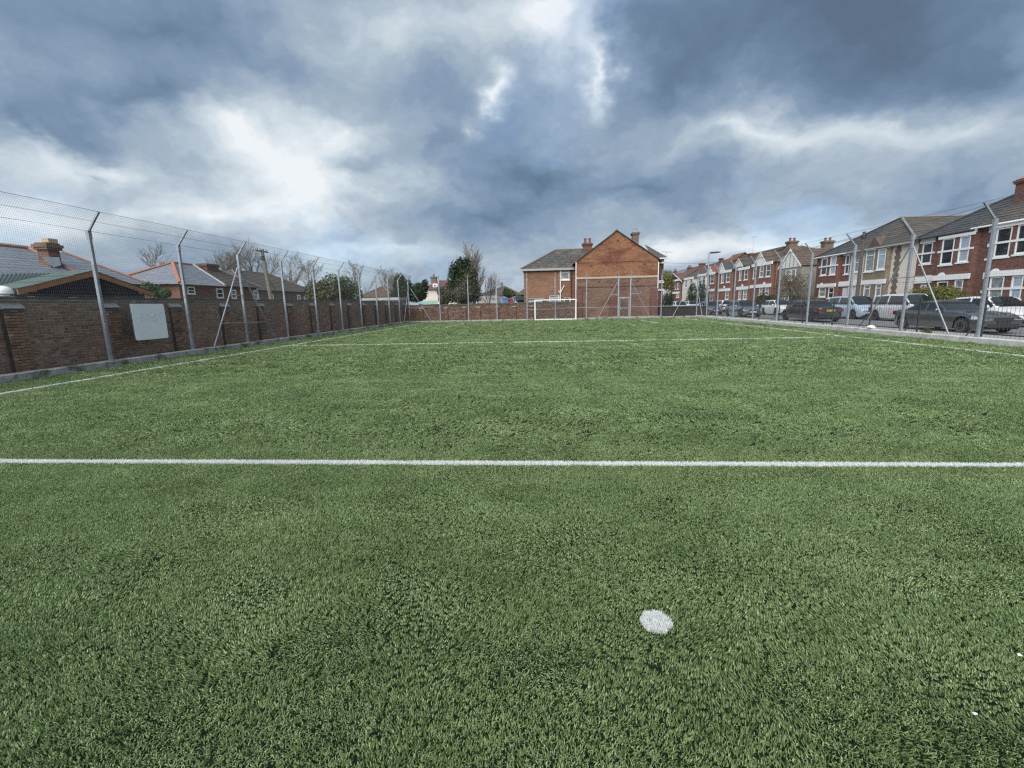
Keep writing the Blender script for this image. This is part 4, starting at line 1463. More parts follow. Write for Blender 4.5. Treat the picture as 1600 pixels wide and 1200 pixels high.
def terraces():
    GR = 'houses across the street'
    yH = [26.6, 31.02, 35.57, 42.8, 47.77]
    # ---------------- house 1
    h = thing('terraced_house', 'nearest red brick house with big chimney at the frame edge', 'house', (FX, 28.8, 0), group=GR)
    flat = []
    front(h, yH[0] - 2.5, yH[1], 5.65, BR_RED, flat)
    up = [(rect(1555, 1579, 356, 401, BX), 'sash', GLASS, True), (rect(1588, 1612, 350, 396, BX), 'sash', GLASS, True), (rect(1622, 1650, 344, 391, BX), 'sash', GLASS, True)]
    dn = [(rect(1545, 1567, 432.5, 470, BX), 'sash', GLASS_NET, True), (rect(1579, 1597, 430.5, 467, BX), 'sash', GLASS_PALE, True), (rect(1610, 1640, 429, 465, BX), 'sash', GLASS_NET, True)]
    bay(h, up[-1][0][0] - .25, up[0][0][1] + .12, -0.03, 5.5, BR_RED, up + dn, cant=.15)
    ya, yb = up[-1][0][0] - .3, up[0][0][1] + .15
    z = up[0][0][3]
    band(h, [(ya, yb, z + .02, z + .32)], BX, .08)
    z = dn[0][0][3]
    band(h, [(ya, yb + .1, z + .02, z + .34)], BX, .09)
    zm = (up[0][0][2] + up[0][0][3]) / 2
    band(h, [(ya, yb, zm - .06, zm + .06)], BX, .03, name='string_band')
    zm = (dn[0][0][2] + dn[0][0][3]) / 2
    band(h, [(ya, yb, zm - .06, zm + .06)], BX, .03, name='string_band')
    band(h, [rect(1547, 1551.5, 354, 363, FX), rect(1544, 1548, 381, 386, FX), rect(1539, 1543, 404, 407, FX), rect(1537, 1540.5, 426, 436, FX), rect(1533, 1536, 454, 458, FX)], FX, .05, name='white_block')
    crest(h, 1556, 421, BX)
    # roof of the pair: ridge running back from an apex over the party wall
    AP = Vector((30.1, 30.6, 8.15))
    mb = MB(); roof_slope(mb, (FX - .3, yH[1], 5.55), (FX - .3, yH[0] - 2.8, 5.55), AP, AP, 14)
    roof_slope(mb, (FX - .3, yH[0] - 2.8, 5.55), (36, yH[0] - 2.8, 5.55), (36, AP.y, AP.z), AP, 14)
    rf = mb.build('roof', TILE_GR, h)
    MB().tube([AP + Vector((0, 0, .05)), (FX - .3, yH[0] - 2.8, 5.63)], 0.09, 6).build('ridge_tiles', RIDGE_GREY, rf)
    MB().tube([(FX - .42, yH[0] - 2.6, 5.58), (FX - .42, yH[1] + .1, 5.58)], 0.055, 6).build('gutter', WHITE, h)
    c = chimney(h, 28.55, 29.75, 29.0, 30.9, 6.0, 8.05, BR_DARK, 0, along='x')
    MB().box(28.6, 29.7, 29.05, 30.85, 8.32, 8.42).build('mortar_cap', POT_BUFF, c)
    for k in range(4):
        MB().box(28.75, 29.1, 29.12 + k * .42, 29.42 + k * .42, 8.42, 8.72).build('chimney_pot', POT_RED, c)
    MB().box(FX - .1, FX - .02, 31.3, 31.5, 4.95, 5.25).build('alarm_box', worn('blue_box', (0.08, 0.20, 0.30, 1)), h)
    MB().lathe([(.02, 0), (.07, .02), (.08, .18), (.02, .22)], (FX - .25, 30.95, 5.35), n=10).build('security_lamp', WHITE, h)

    # ---------------- house 2
    h = thing('terraced_house', 'red brick house with white window bands behind the yellow hedge', 'house', (FX, 33.3, 0), group=GR)
    sg = rect(1440.5, 1456, 380, 412, FX)
    dr = rect(1436, 1447, 440, 470, FX)
    front(h, yH[1], yH[2], 5.6, BR_RED, [(sg, 'sash', GLASS, True), ((dr[0], dr[1], 0.1, 2.35), 'door', DOOR_WHITE, False)])
    up = [(rect(1498, 1514.5, 369, 409, BX), 'sash', GLASS_PALE, True), (rect(1471, 1489.5, 373, 413, BX), 'sash', GLASS, True)]
    dn = [(rect(1490.5, 1504, 437, 461, BX), 'sash', GLASS_NET, True), (rect(1463, 1480, 440, 464, BX), 'sash', GLASS, True)]
    bay(h, up[0][0][0] - .22, up[1][0][1] + .22, -0.03, 5.45, BR_RED, up + dn, cant=.12)
    ya, yb = up[0][0][0] - .28, up[1][0][1] + .28
    band(h, [(ya, yb, up[0][0][3] + .0, 5.42)], BX, .08)
    band(h, [(ya - .05, yb + .1, dn[0][0][3] + .02, dn[0][0][3] + .36)], BX, .09)
    zm = (up[0][0][2] + up[0][0][3]) / 2
    band(h, [(ya, yb, zm - .06, zm + .06)], BX, .03, name='string_band')
    band(h, [(sg[0] - .2, sg[1] + .2, sg[3], sg[3] + .32), (sg[0] - .25, sg[1] + .25, (sg[2] + sg[3]) / 2 - .06, (sg[2] + sg[3]) / 2 + .06), (dr[0] - .35, dr[1] + .45, 2.42, 2.95)], FX, .07)
    crest(h, 1472, 427, BX)
    mb = MB(); roof_slope(mb, (FX - .3, yH[2] + .1, 5.5), (FX - .3, yH[1], 5.5), AP, AP, 14)
    roof_slope(mb, (FX - .3, yH[2] + .1, 5.5), (36, yH[2] + .1, 5.5), (36, AP.y, AP.z), AP, 14)
    rf = mb.build('roof', SLATE_DK, h)
    MB().tube([AP + Vector((0, 0, .05)), (FX - .3, yH[2] + .1, 5.58)], 0.07, 6).build('ridge_tiles', worn('black_ridge', (0.06, 0.06, 0.065, 1)), rf)
    MB().tube([(FX - .4, yH[1], 5.5), (FX - .4, yH[2] + .1, 5.5)], 0.05, 6).build('gutter', DARKPIPE, h)
    MB().tube([(FX - .1, yH[1] + .05, 0), (FX - .1, yH[1] + .05, 5.45)], 0.075, 8).build('downpipe', DARKPIPE, h)

    # ---------------- house 3, cream
    AP2 = PX(1409, 340.5, 29.75)
    h = thing('rendered_house', 'cream rendered house with toothed brick strip and buff brick bay', 'house', (FX, 39, 0), group=GR)
    sg = rect(1335.5, 1343, 396, 425, FX)
    dr = rect(1331, 1339, 444, 468, FX)
    front(h, yH[2], yH[3], 5.45, RENDER_CREAM, [(sg, 'sash', GLASS_NET, True), ((dr[0], dr[1], 0.1, 2.4), 'door', DOOR_WHITE, False)])
    up = [(rect(1371, 1383.5, 389, 421, BX), 'top', GLASS_PALE, True), (rect(1352.5, 1366, 390, 424, BX), 'top', GLASS_NET, True)]
    dn = [(rect(1367.5, 1376.5, 444, 466, BX), 'top', GLASS_NET, True), (rect(1349, 1359, 445, 468, BX), 'top', GLASS_NET, True)]
    bay(h, up[0][0][0] - .15, up[1][0][1] + .15, -0.03, 5.3, BR_BUFF, up + dn, cant=.12)
    ya, yb = up[0][0][0] - .3, up[1][0][1] + .3
    band(h, [(ya, yb, up[0][0][3], 5.28), (ya, yb, dn[0][0][3] + .02, dn[0][0][3] + .38)], BX, .07)
    band(h, [(dr[0] - .3, dr[1] + .3, 2.5, 2.95)], FX, .07)
    # toothed brick strip
    q = PX(1400.5, 420, FX).y
    mb = MB()
    z = 0.1; k = 0
    while z < 5.2:
        w = 0.30 if k % 2 else 0.19
        mb.box(FX - .03, FX + .02, q - w, q + w, z, z + .215); z += .225; k += 1
    mb.build('brick_strip', BR_BROWN, h)
    mb = MB(); roof_slope(mb, (FX - .3, yH[3], 5.38), (FX - .3, yH[2] - .2, 5.38), AP2, AP2, 13)
    roof_slope(mb, (FX - .3, yH[2] - .2, 5.38), (35.5, yH[2] - .2, 5.38), (35.5, AP2.y + .3, AP2.z), AP2, 13)
    rf = mb.build('roof', TILE_GR, h)
    MB().tube([AP2 + Vector((0, 0, .05)), (FX - .3, yH[2] - .2, 5.45)], 0.11, 6).build('ridge_tiles', RIDGE_GREY, rf)
    MB().tube([AP2 + Vector((0, 0, .05)), (35.5, AP2.y + .3, AP2.z + .05)], 0.1, 6).build('ridge_tiles', RIDGE_GREY, rf)
    p = PX(1376, 376, 27.4)
    mb = MB(); mb.prism([(26.9, p.y - .8, 5.5), (26.9, p.y + .8, 5.5), (26.9, p.y, 6.35)], (1.6, 0, 0)); mb.build('roof_gablet', TILE_BR, rf)
    MB().tube([(FX - .42, yH[2] - .1, 5.36), (FX - .42, yH[3], 5.36)], 0.06, 6).build('gutter', GUTTER, h)
    p = PX(1453, 352, 32.5)
    MB().tube([(p.x, p.y, p.z - 1.1), (p.x, p.y, p.z + .5)], 0.14, 10).build('flue', WHITE, h)

    # ---------------- house 4
    h = thing('terraced_house', 'red brick house with black slate roof beside the cream one', 'house', (FX, 45.2, 0), group=GR)
    sg = rect(1320.5, 1329, 399, 428, FX)
    dr = rect(1315.5, 1323.5, 446, 466, FX)
    sg = (max(sg[0], yH[3] + .15), sg[1], sg[2], sg[3])
    front(h, yH[3], yH[4], 5.45, BR_RED, [(sg, 'sash', GLASS, True), ((dr[0], dr[1], 0.1, 2.4), 'door', DOOR_WHITE, False)])
    up = [(rect(1297, 1306, 401, 429, BX), 'sash', GLASS_PALE, True), (rect(1283, 1292, 404, 430, BX), 'sash', GLASS, True)]
    dn = [(rect(1294, 1302.5, 449, 466, BX), 'sash', GLASS, True), (rect(1279.5, 1290, 449, 464, BX), 'sash', GLASS_NET, True)]
    bay(h, up[0][0][0] - .2, up[1][0][1] + .2, -0.03, 5.3, BR_RED, up + dn, cant=.12)
    ya, yb = up[0][0][0] - .28, up[1][0][1] + .28
    band(h, [(ya, yb, up[0][0][3], 5.3), (ya, yb, dn[0][0][3] + .02, dn[0][0][3] + .36), (ya, yb, (up[0][0][2] + up[0][0][3]) / 2 - .06, (up[0][0][2] + up[0][0][3]) / 2 + .06)], BX, .07)
    band(h, [(sg[0] - .1, sg[1] + .25, sg[3], sg[3] + .35), (sg[0] - .1, sg[1] + .25, (sg[2] + sg[3]) / 2 - .06, (sg[2] + sg[3]) / 2 + .06), (dr[0] - .4, dr[1] + .5, 2.5, 2.95)], FX, .07)
    crest(h, 1284, 442, BX, .45)
    mb = MB(); roof_slope(mb, (FX - .3, yH[4] + .2, 5.38), (FX - .3, yH[3], 5.38), AP2, AP2, 13)
    roof_slope(mb, (FX - .3, yH[4] + .2, 5.38), (35.5, yH[4] + .2, 5.38), (35.5, AP2.y + .3, AP2.z), AP2, 13)
    rf = mb.build('roof', SLATE_DK, h)
    MB().tube([AP2 + Vector((0, 0, .05)), (FX - .3, yH[4] + .2, 5.42)], 0.06, 6).build('ridge_tiles', DARKPIPE, rf)
    MB().tube([(FX - .42, yH[3], 5.36), (FX - .42, yH[4] + .1, 5.36)], 0.05, 6).build('gutter', WHITE, h)
    MB().tube([(FX - .08, PX(1312, 420, FX).y, 0), (FX - .08, PX(1312, 420, FX).y, 5.3)], 0.05, 6).build('downpipe', DARKPIPE, h)

    # ---------------- house 5, gable front
    Ya, Yb = PX(1252, 416, 26.6).y, PX(1216, 419, 26.6).y
    za = PX(1233.6, 391, 26.6).z
    z5 = PX(1252, 415.5, 26.6).z
    h = thing('gabled_house', 'pebbledashed house with wide white boarded gable behind the brown tree', 'house', (FX, 52.5, 0), group=GR)
    mb = MB().box(26.7, 35.5, Ya + .1, Yb - .1, -.03, z5 + .05)
    mb.build('wall', RENDER_GREY, h)
    for a, b, c, d in ((0.6, 1.5, 3.5, 4.6), (1.7, 2.6, 3.5, 4.6), (0.6, 1.4, .9, 2.3), (1.6, 2.4, .9, 2.3)):
        window(h, (26.58, Ya, 0), (0, 1, 0), (-1, 0, 0), (a + .4, b + .4, c, d), 'sash', GLASS_NET, True, dep=0.08)
    gablet(h, Ya, Yb, z5, za, 26.6, TILE_BR, RENDER_WHITE, xb=36, courses=10, board=.2)
    mb = MB()
    for k in range(5):
        yy = Ya + (Yb - Ya) * (k + 1) / 6; zt = z5 + (za - z5) * (1 - abs((k + 1) / 3 - 1))
        mb.box(26.605, 26.64, yy - .06, yy + .06, z5 + .1, max(z5 + .2, zt - .3))
    mb.build('timber_strip', worn('grey_timber', (0.28, 0.30, 0.31, 1)), h)
    pc = PX(1237.5, 379, 29.5)
    chimney(h, PY(1231, 379, pc.y).x, PY(1244, 379, pc.y).x, pc.y - .4, pc.y + .4, 6.0, pc.z - .1, BR_BROWN, 2, POT_RED, 'x')
    pc = PX(1293, 378, 34)
    chimney(h, PY(1286, 378, pc.y).x, PY(1300, 378, pc.y).x, pc.y - .4, pc.y + .4, 5.5, pc.z - .15, BR_BROWN, 2, POT_RED, 'x')

    # ---------------- houses 6 to 9: bays under little gables, roof ridge along the street
    def small(name, label, xn, xf, ze, wall, roof, ups, dns, gab, zr=8.1, red_door=False, ch=None, roofx=8.0, fr=None, hip=0.0):
        Yn, Yf = PX(xn, 420, FX).y, PX(xf, 420, FX).y
        h = thing(name, label, 'house', (FX, (Yn + Yf) / 2, 0), group=GR)
        flat = []
        if red_door: flat = [((Yn + .35, Yn + 1.35, .35, 2.75), 'door', DOOR_RED, False)]
        front(h, Yn, Yf, ze, wall, flat)
        u = [(rect(*r, BX), 'sash', GLASS_NET if i % 2 else GLASS, True) for i, r in enumerate(ups)]
        d = [(rect(*r, BX), 'sash', GLASS_NET, True) for r in dns]
        if u:
            ya, yb = min(w[0][0] for w in u) - .25, max(w[0][1] for w in u) + .25
            bay(h, ya, yb, -.03, ze - .1, wall, u + d, cant=.15)
            band(h, [(ya - .15, yb + .15, u[0][0][3], u[0][0][3] + .35)], BX, .1)
            if d: band(h, [(ya - .15, yb + .3, d[0][0][3] + .02, d[0][0][3] + .42)], BX, .1); crest(h, (dns[0][0] + dns[0][1]) / 2 - 4, dns[0][2] - 7.5, BX, .6)
        gable_roof(h, FX, FX + roofx, Yn, Yf, ze, zr, 'y', roof, 12, .25, hip0=hip)
        mb = MB()
        xm = FX + roofx / 2
        for y in ((Yn + .01, Yf - .01) if not hip else (Yf - .01,)):
            mb.poly((FX, y, ze), (FX + roofx, y, ze), (xm, y, zr - .05))
        mb.build('gable_wall', wall, h)
        if gab:
            a = PX(gab[0], gab[1], BX); b0 = PX(gab[2], gab[3], BX)
            w = abs(a.y - b0.y)
            gablet(h, a.y - w, a.y + w, b0.z, a.z, BX - .05, roof, fr or RENDER_WHITE, xb=30.2, courses=6)
        if ch:
            pc = PX((ch[0] + ch[1]) / 2, ch[2], ch[4])
            chimney(h, PY(ch[0] + 1, ch[2], pc.y).x, PY(ch[1] - 1, ch[2], pc.y).x, pc.y - .35, pc.y + .35, 5.8, pc.z - .2, BR_DARK, ch[5], POT_RED, 'x')
        MB().tube([(FX - .1, Yn + .1, 0), (FX - .1, Yn + .1, ze)], 0.05, 6).build('downpipe', RIDGE, h)
        return h
    h6 = small('terraced_house', 'orange brick house with pale gable and curved bay beside the brown tree', 1216, 1174, 5.85, BR_ORANGE, TILE_BR,
          [(1197, 1204, 413.5, 432), (1187, 1193, 415.5, 433), (1177, 1181, 419, 435)], [(1195, 1201.5, 449, 461), (1186, 1191, 449.5, 461)], (1189.4, 395, 1197.5, 409.5), zr=7.7, hip=3.0)
    h7 = small('terraced_house', 'orange brick house with dark roof and plant topped chimney', 1173, 1148.5, 5.85, BR_ORANGE, TILE_DKBR,
          [(1163, 1168.5, 421, 437), (1155, 1158.5, 422.5, 438)], [(1161, 1167, 452.5, 468), (1154, 1158, 453, 468)], (1155, 404.6, 1161.6, 416), ch=(1170, 1182, 396.5, 405, 30.0, 0))
    pl = PX(1176, 395, 30.0)
    aerial(h7, pl.x, pl.y, pl.z, 2.2)
    small('terraced_house', 'orange brick house with red front door under a white gablet', 1147.5, 1121.5, 5.8, BR_ORANGE, SLATE_DK,
          [(1135, 1140.5, 425.5, 441), (1127, 1131, 427, 442)], [(1133, 1138.5, 455, 468)], (1128.6, 411, 1133.5, 423.5), red_door=True)
    small('terraced_house', 'orange brick house with rounded orange roof behind the street lamp', 1120.5, 1105.5, 5.8, BR_ORANGE, TILE_ORANGE,
          [(1110, 1115.5, 429, 443)], [(1109, 1114, 455.5, 470)], (1110, 417, 1115, 428), zr=8.6, ch=(1124, 1130, 404, 412, 31, 0))
    small('rendered_house', 'white rendered house with red chimney behind two dark conifers', 1104.5, 1086.5, 5.6, RENDER_WHITE, TILE_BR,
          [(1098, 1102, 431, 443), (1091, 1095, 432, 444)], [], None, zr=8.2, ch=(1092.5, 1102, 412, 424, 29.2, 0))
    small('rendered_house', 'cream rendered house far along the street', 1085.5, 1067.5, 5.6, RENDER_CREAM, TILE_GR,
          [(1078, 1082, 436, 449), (1070, 1074, 437, 450)], [], None, zr=8.0, ch=(1074, 1081, 418, 426, 30.5, 2))
    small('terraced_house', 'red brick house with dark pointed roof at the street end', 1066.5, 1049, 5.6, BR_RED, TILE_PLUM,
          [(1058, 1061, 439, 452), (1053, 1056, 440, 452)], [(1057, 1061, 459, 465)], (1052, 427, 1066, 440), zr=8.2, ch=(1052, 1058, 424, 430, 28.5, 2), fr=DARKWOOD)
    small('terraced_house', 'distant house with grey roof past the street end', 1047, 1033, 5.4, RENDER_WHITE, SLATE,
          [(1040, 1043, 444, 452)], [], (1040, 434, 1045, 441), zr=8.2)


terraces()


# ------------------------------------------------------------------ end house behind the far fence
def gable_house():
    GY = 44.55
    x0, x1, xm = 3.15, 10.80, 6.90
    ze, za = 5.45, 8.12
    h = thing('end_house', 'big brick house with blank gable end behind the goal', 'house', (xm, GY, 0))
    D = 10.0
    mb = MB()
    mb.poly((x0, GY, 3.98), (x1, GY, 3.98), (x1, GY, ze), (xm, GY, za), (x0, GY, ze + .12))
    mb.poly((x0, GY, 0), (x0, GY + D, 0), (x0, GY + D, ze), (x0, GY, ze)); mb.poly((x1, GY, 0), (x1, GY + D, 0), (x1, GY + D, ze), (x1, GY, ze))
    mb.poly((x0, GY + D, 0), (x1, GY + D, 0), (x1, GY + D, ze), (xm, GY + D, za), (x0, GY + D, ze))
    mb.build('gable_wall', BR_GABLE, h)
    MB().box(x0 - .015, x1 + .012, GY - .02, GY + .01, -.03, 3.80).build('lower_wall', BR_GABLE_LO, h)
    MB().box(x0 - .03, x1 + .02, GY - .07, GY + .02, 3.802, 3.978).build('string_course', worn('cream_string', (0.46, 0.38, 0.27, 1), 0.8, .15, 4), h)
    MB().box(x0 - .02, x1 + .015, GY - .06, GY + .0, 3.0, 3.14).build('string_course', BR_DARK, h)
    mb = MB()
    for a, b, t in ((x0 - .02, x0 + .50, 2.85), (x1 - .62, x1 + .02, 2.78)):
        mb = MB().box(a, b, GY - .30, GY - .02, -.03, t * .62).box(a + .003, b - .003, GY - .2, GY - .022, t * .62 + .001, t)
        mb.build('buttress', BR_DARK, h)
    MB().box(6.3, 7.05, GY - .26, GY - .02, -.03, 2.1).build('buttress', BR_DARK, h)
    for ax, az in ((4.4, 5.0), (9.4, 5.0), (6.9, 7.2), (5.2, 3.45), (8.8, 3.45)):
        MB().box(ax, ax + .22, GY - .035, GY + .0, az, az + .15).build('air_brick', TILE_DKBR, h)
    MB().tube([(3.3, GY - .05, 5.35), (5.4, GY - .05, 5.28), (8.2, GY - .05, 5.33), (10.7, GY - .05, 5.2)], .014, 5).build('cable', DARKPIPE, h)
    # roof and verges
    mb = MB()
    roof_slope(mb, (x0 - .3, GY - .08, ze - .18), (x0 - .3, GY + D, ze - .18), (xm, GY + D, za + .06), (xm, GY - .08, za + .06), 14)
    roof_slope(mb, (x1 + .45, GY - .08, ze - .22), (x1 + .45, GY + D, ze - .22), (xm, GY + D, za + .06), (xm, GY - .08, za + .06), 14)
    rf = mb.build('roof', TILE_GR, h)
    mb = MB()
    mb.prism([(x0 - .3, GY - .12, ze - .22), (xm, GY - .12, za + .02), (xm, GY - .12, za + .10), (x0 - .3, GY - .12, ze - .13)], (0, .05, 0))
    mb.prism([(x1 + .45, GY - .12, ze - .26), (xm, GY - .12, za + .02), (xm, GY - .12, za + .10), (x1 + .45, GY - .12, ze - .17)], (0, .05, 0))
    mb.build('verge', TILE_DKBR, rf)
    MB().tube([(xm, GY - .1, za + .1), (xm, GY + D, za + .1)], 0.09, 6).build('ridge_tiles', RIDGE_GREY, rf)
    # street-side bay with its own hip roof
    bx0, bx1 = 10.83, 11.55
    by0, by1 = GY + .9, GY + 3.6
    mb = MB()
    holes = [(0.15, 0.6, 3.3, 4.9)]
    mb.box(bx0, bx1, by0, by1, -.03, 5.5)
    mb.build('bay', BR_RED, h)
    for z0, z1 in ((3.55, 5.1), (0.9, 2.5)):
        window(h, (bx0 + .08, by0 - .005, 0), (1, 0, 0), (0, -1, 0), (0.02, 0.55, z0, z1), 'sash', GLASS, True, dep=.06, fw=.07)
    mb = MB()
    for z0, z1 in ((5.12, 5.3), (2.55, 2.72), (3.28, 3.42)):
        mb.box(bx0 - .02, bx1 + .06, by0 - .06, by1 + .06, z0, z1)
    mb.build('bay_band', WHITE, h)
    MB().box(bx0 - .08, bx0 + .06, by0 - .045, by0 + .0, 0, 5.2).build('bay_post', WHITE, h)
    mb = MB()
    ap = (9.95, (by0 + by1) / 2, 7.1)
    roof_slope(mb, (bx0 - .4, by0 - .3, 5.6), (bx1 + .35, by0 - .3, 5.6), ap, ap, 8)
    roof_slope(mb, (bx1 + .35, by0 - .3, 5.6), (bx1 + .35, by1 + .3, 5.6), ap, ap, 8)
    mb.build('bay_roof', TILE_GR, h)
    MB().tube([(bx0 - .4, by0 - .36, 5.56), (bx1 + .42, by0 - .36, 5.56)], .06, 6).build('gutter', WHITE, h)
    MB().tube([(x1 + .03, GY - .06, 0), (x1 + .03, GY - .06, 5.2)], .045, 6).build('downpipe', WHITE, h)
    MB().tube([(x0 - .05, GY - .06, 0), (x0 - .05, GY - .06, 5.5)], .05, 6).build('downpipe', WHITE, h)
    aerial(h, 11.9, GY + 1.5, 5.5, 0.75)
    c = chimney(h, 8.95, 9.55, GY + 3.0, GY + 3.8, 6.2, 8.15, BR_BROWN, 1, GUTTER)
    MB().prism([(8.7, GY + 2.98, 6.9), (9.7, GY + 2.98, 6.35), (9.7, GY + 2.98, 7.2), (8.7, GY + 2.98, 7.3)], (0, .03, 0)).build('flashing', LEAD, c)
    # rear wing
    WY = 46.0
    wx0 = -1.98
    wz = 4.92
    H = [(1.66 - wx0 + .1, 2.55 - wx0, 3.86, 4.83), (0.55 - wx0, 1.55 - wx0, 1.35, 2.38), (2.0 - wx0, 2.66 - wx0, 1.2, 2.14)]
    mb = MB()
    wall_holes(mb, (wx0, WY, -.03), (1, 0, 0), x0 - wx0, wz + .03, [(a, b, c_ + .03, d + .03) for a, b, c_, d in H], (0, -1, 0))
    mb.poly((wx0, WY, 0), (wx0, WY + 5, 0), (wx0, WY + 5, wz), (wx0, WY, wz))
    mb.build('wing_wall', BR_WING, h)
    for (a, b, c_, d), st in zip(H, ('top', 'top', 'plain')):
        window(h, (wx0, WY, 0), (1, 0, 0), (0, -1, 0), (a, b, c_, d), st, GLASS_NET if st == 'top' else GLASS, True, fw=.075)
    rz = 7.0
    mb = MB()
    roof_slope(mb, (wx0 - .25, WY - .25, wz + .05), (x0 + .2, WY - .25, wz + .05), (x0 + 2.5, WY + 2.6, rz), (1.25, WY + 2.6, rz), 11)
    roof_slope(mb, (wx0 - .25, WY - .25, wz + .05), (wx0 - .25, WY + 5.4, wz + .05), (1.25, WY + 2.6, rz), (1.25, WY + 2.6, rz), 11)
    roof_slope(mb, (wx0 - .25, WY + 5.4, wz + .05), (x0 + .2, WY + 5.4, wz + .05), (x0 + 2.5, WY + 2.6, rz), (1.25, WY + 2.6, rz), 11)
    rf = mb.build('wing_roof', TILE_MOSS, h)
    mb = MB(); mb.tube([(1.25, WY + 2.6, rz + .05), (x0 + 2.5, WY + 2.6, rz + .05)], .09, 6); mb.tube([(1.25, WY + 2.6, rz + .05), (wx0 - .25, WY - .25, wz + .12)], .09, 6)
    mb.build('ridge_tiles', RIDGE_GREY, rf)
    MB().box(wx0 - .28, x0 - .1, WY - .33, WY - .2, wz - .14, wz + .06).build('gutter', GUTTER, h)
    chimney(h, 4.1, 5.0, WY + 2.4, WY + 3.1, 6.6, 7.35, BR_DARK, 2, POT_RED, 'x', pot_h=.5)
    mb = MB(); mb.tube([(1.66, WY - .08, .2), (1.66, WY - .08, 5.0)], .05, 6); mb.tube([(1.66, WY - .08, 2.6), (2.05, WY - .08, 3.3)], .045, 6); mb.tube([(1.66, WY - .08, 2.55), (1.45, WY - .08, 2.8)], .04, 6)
    mb.build('soil_pipe', WHITE, h)
    MB().tube([(2.72, WY - .08, .2), (2.72, WY - .08, 4.9), (2.72, WY + .3, 5.1), (2.72, WY + .5, 6.2)], .055, 6).build('waste_pipe', MAROON, h)
    mb = MB().box(-1.5, -0.15, 44.6, 46.0, 1.55, 2.02)
    mb.build('lean_to', worn('pale_panel', (0.5, 0.52, 0.50, 1), .6, .1, 2), h)
    MB().box(-1.62, 0.12, 44.45, 46.0, 2.021, 2.10).build('lean_to_roof', GUTTER, h)


gable_house()


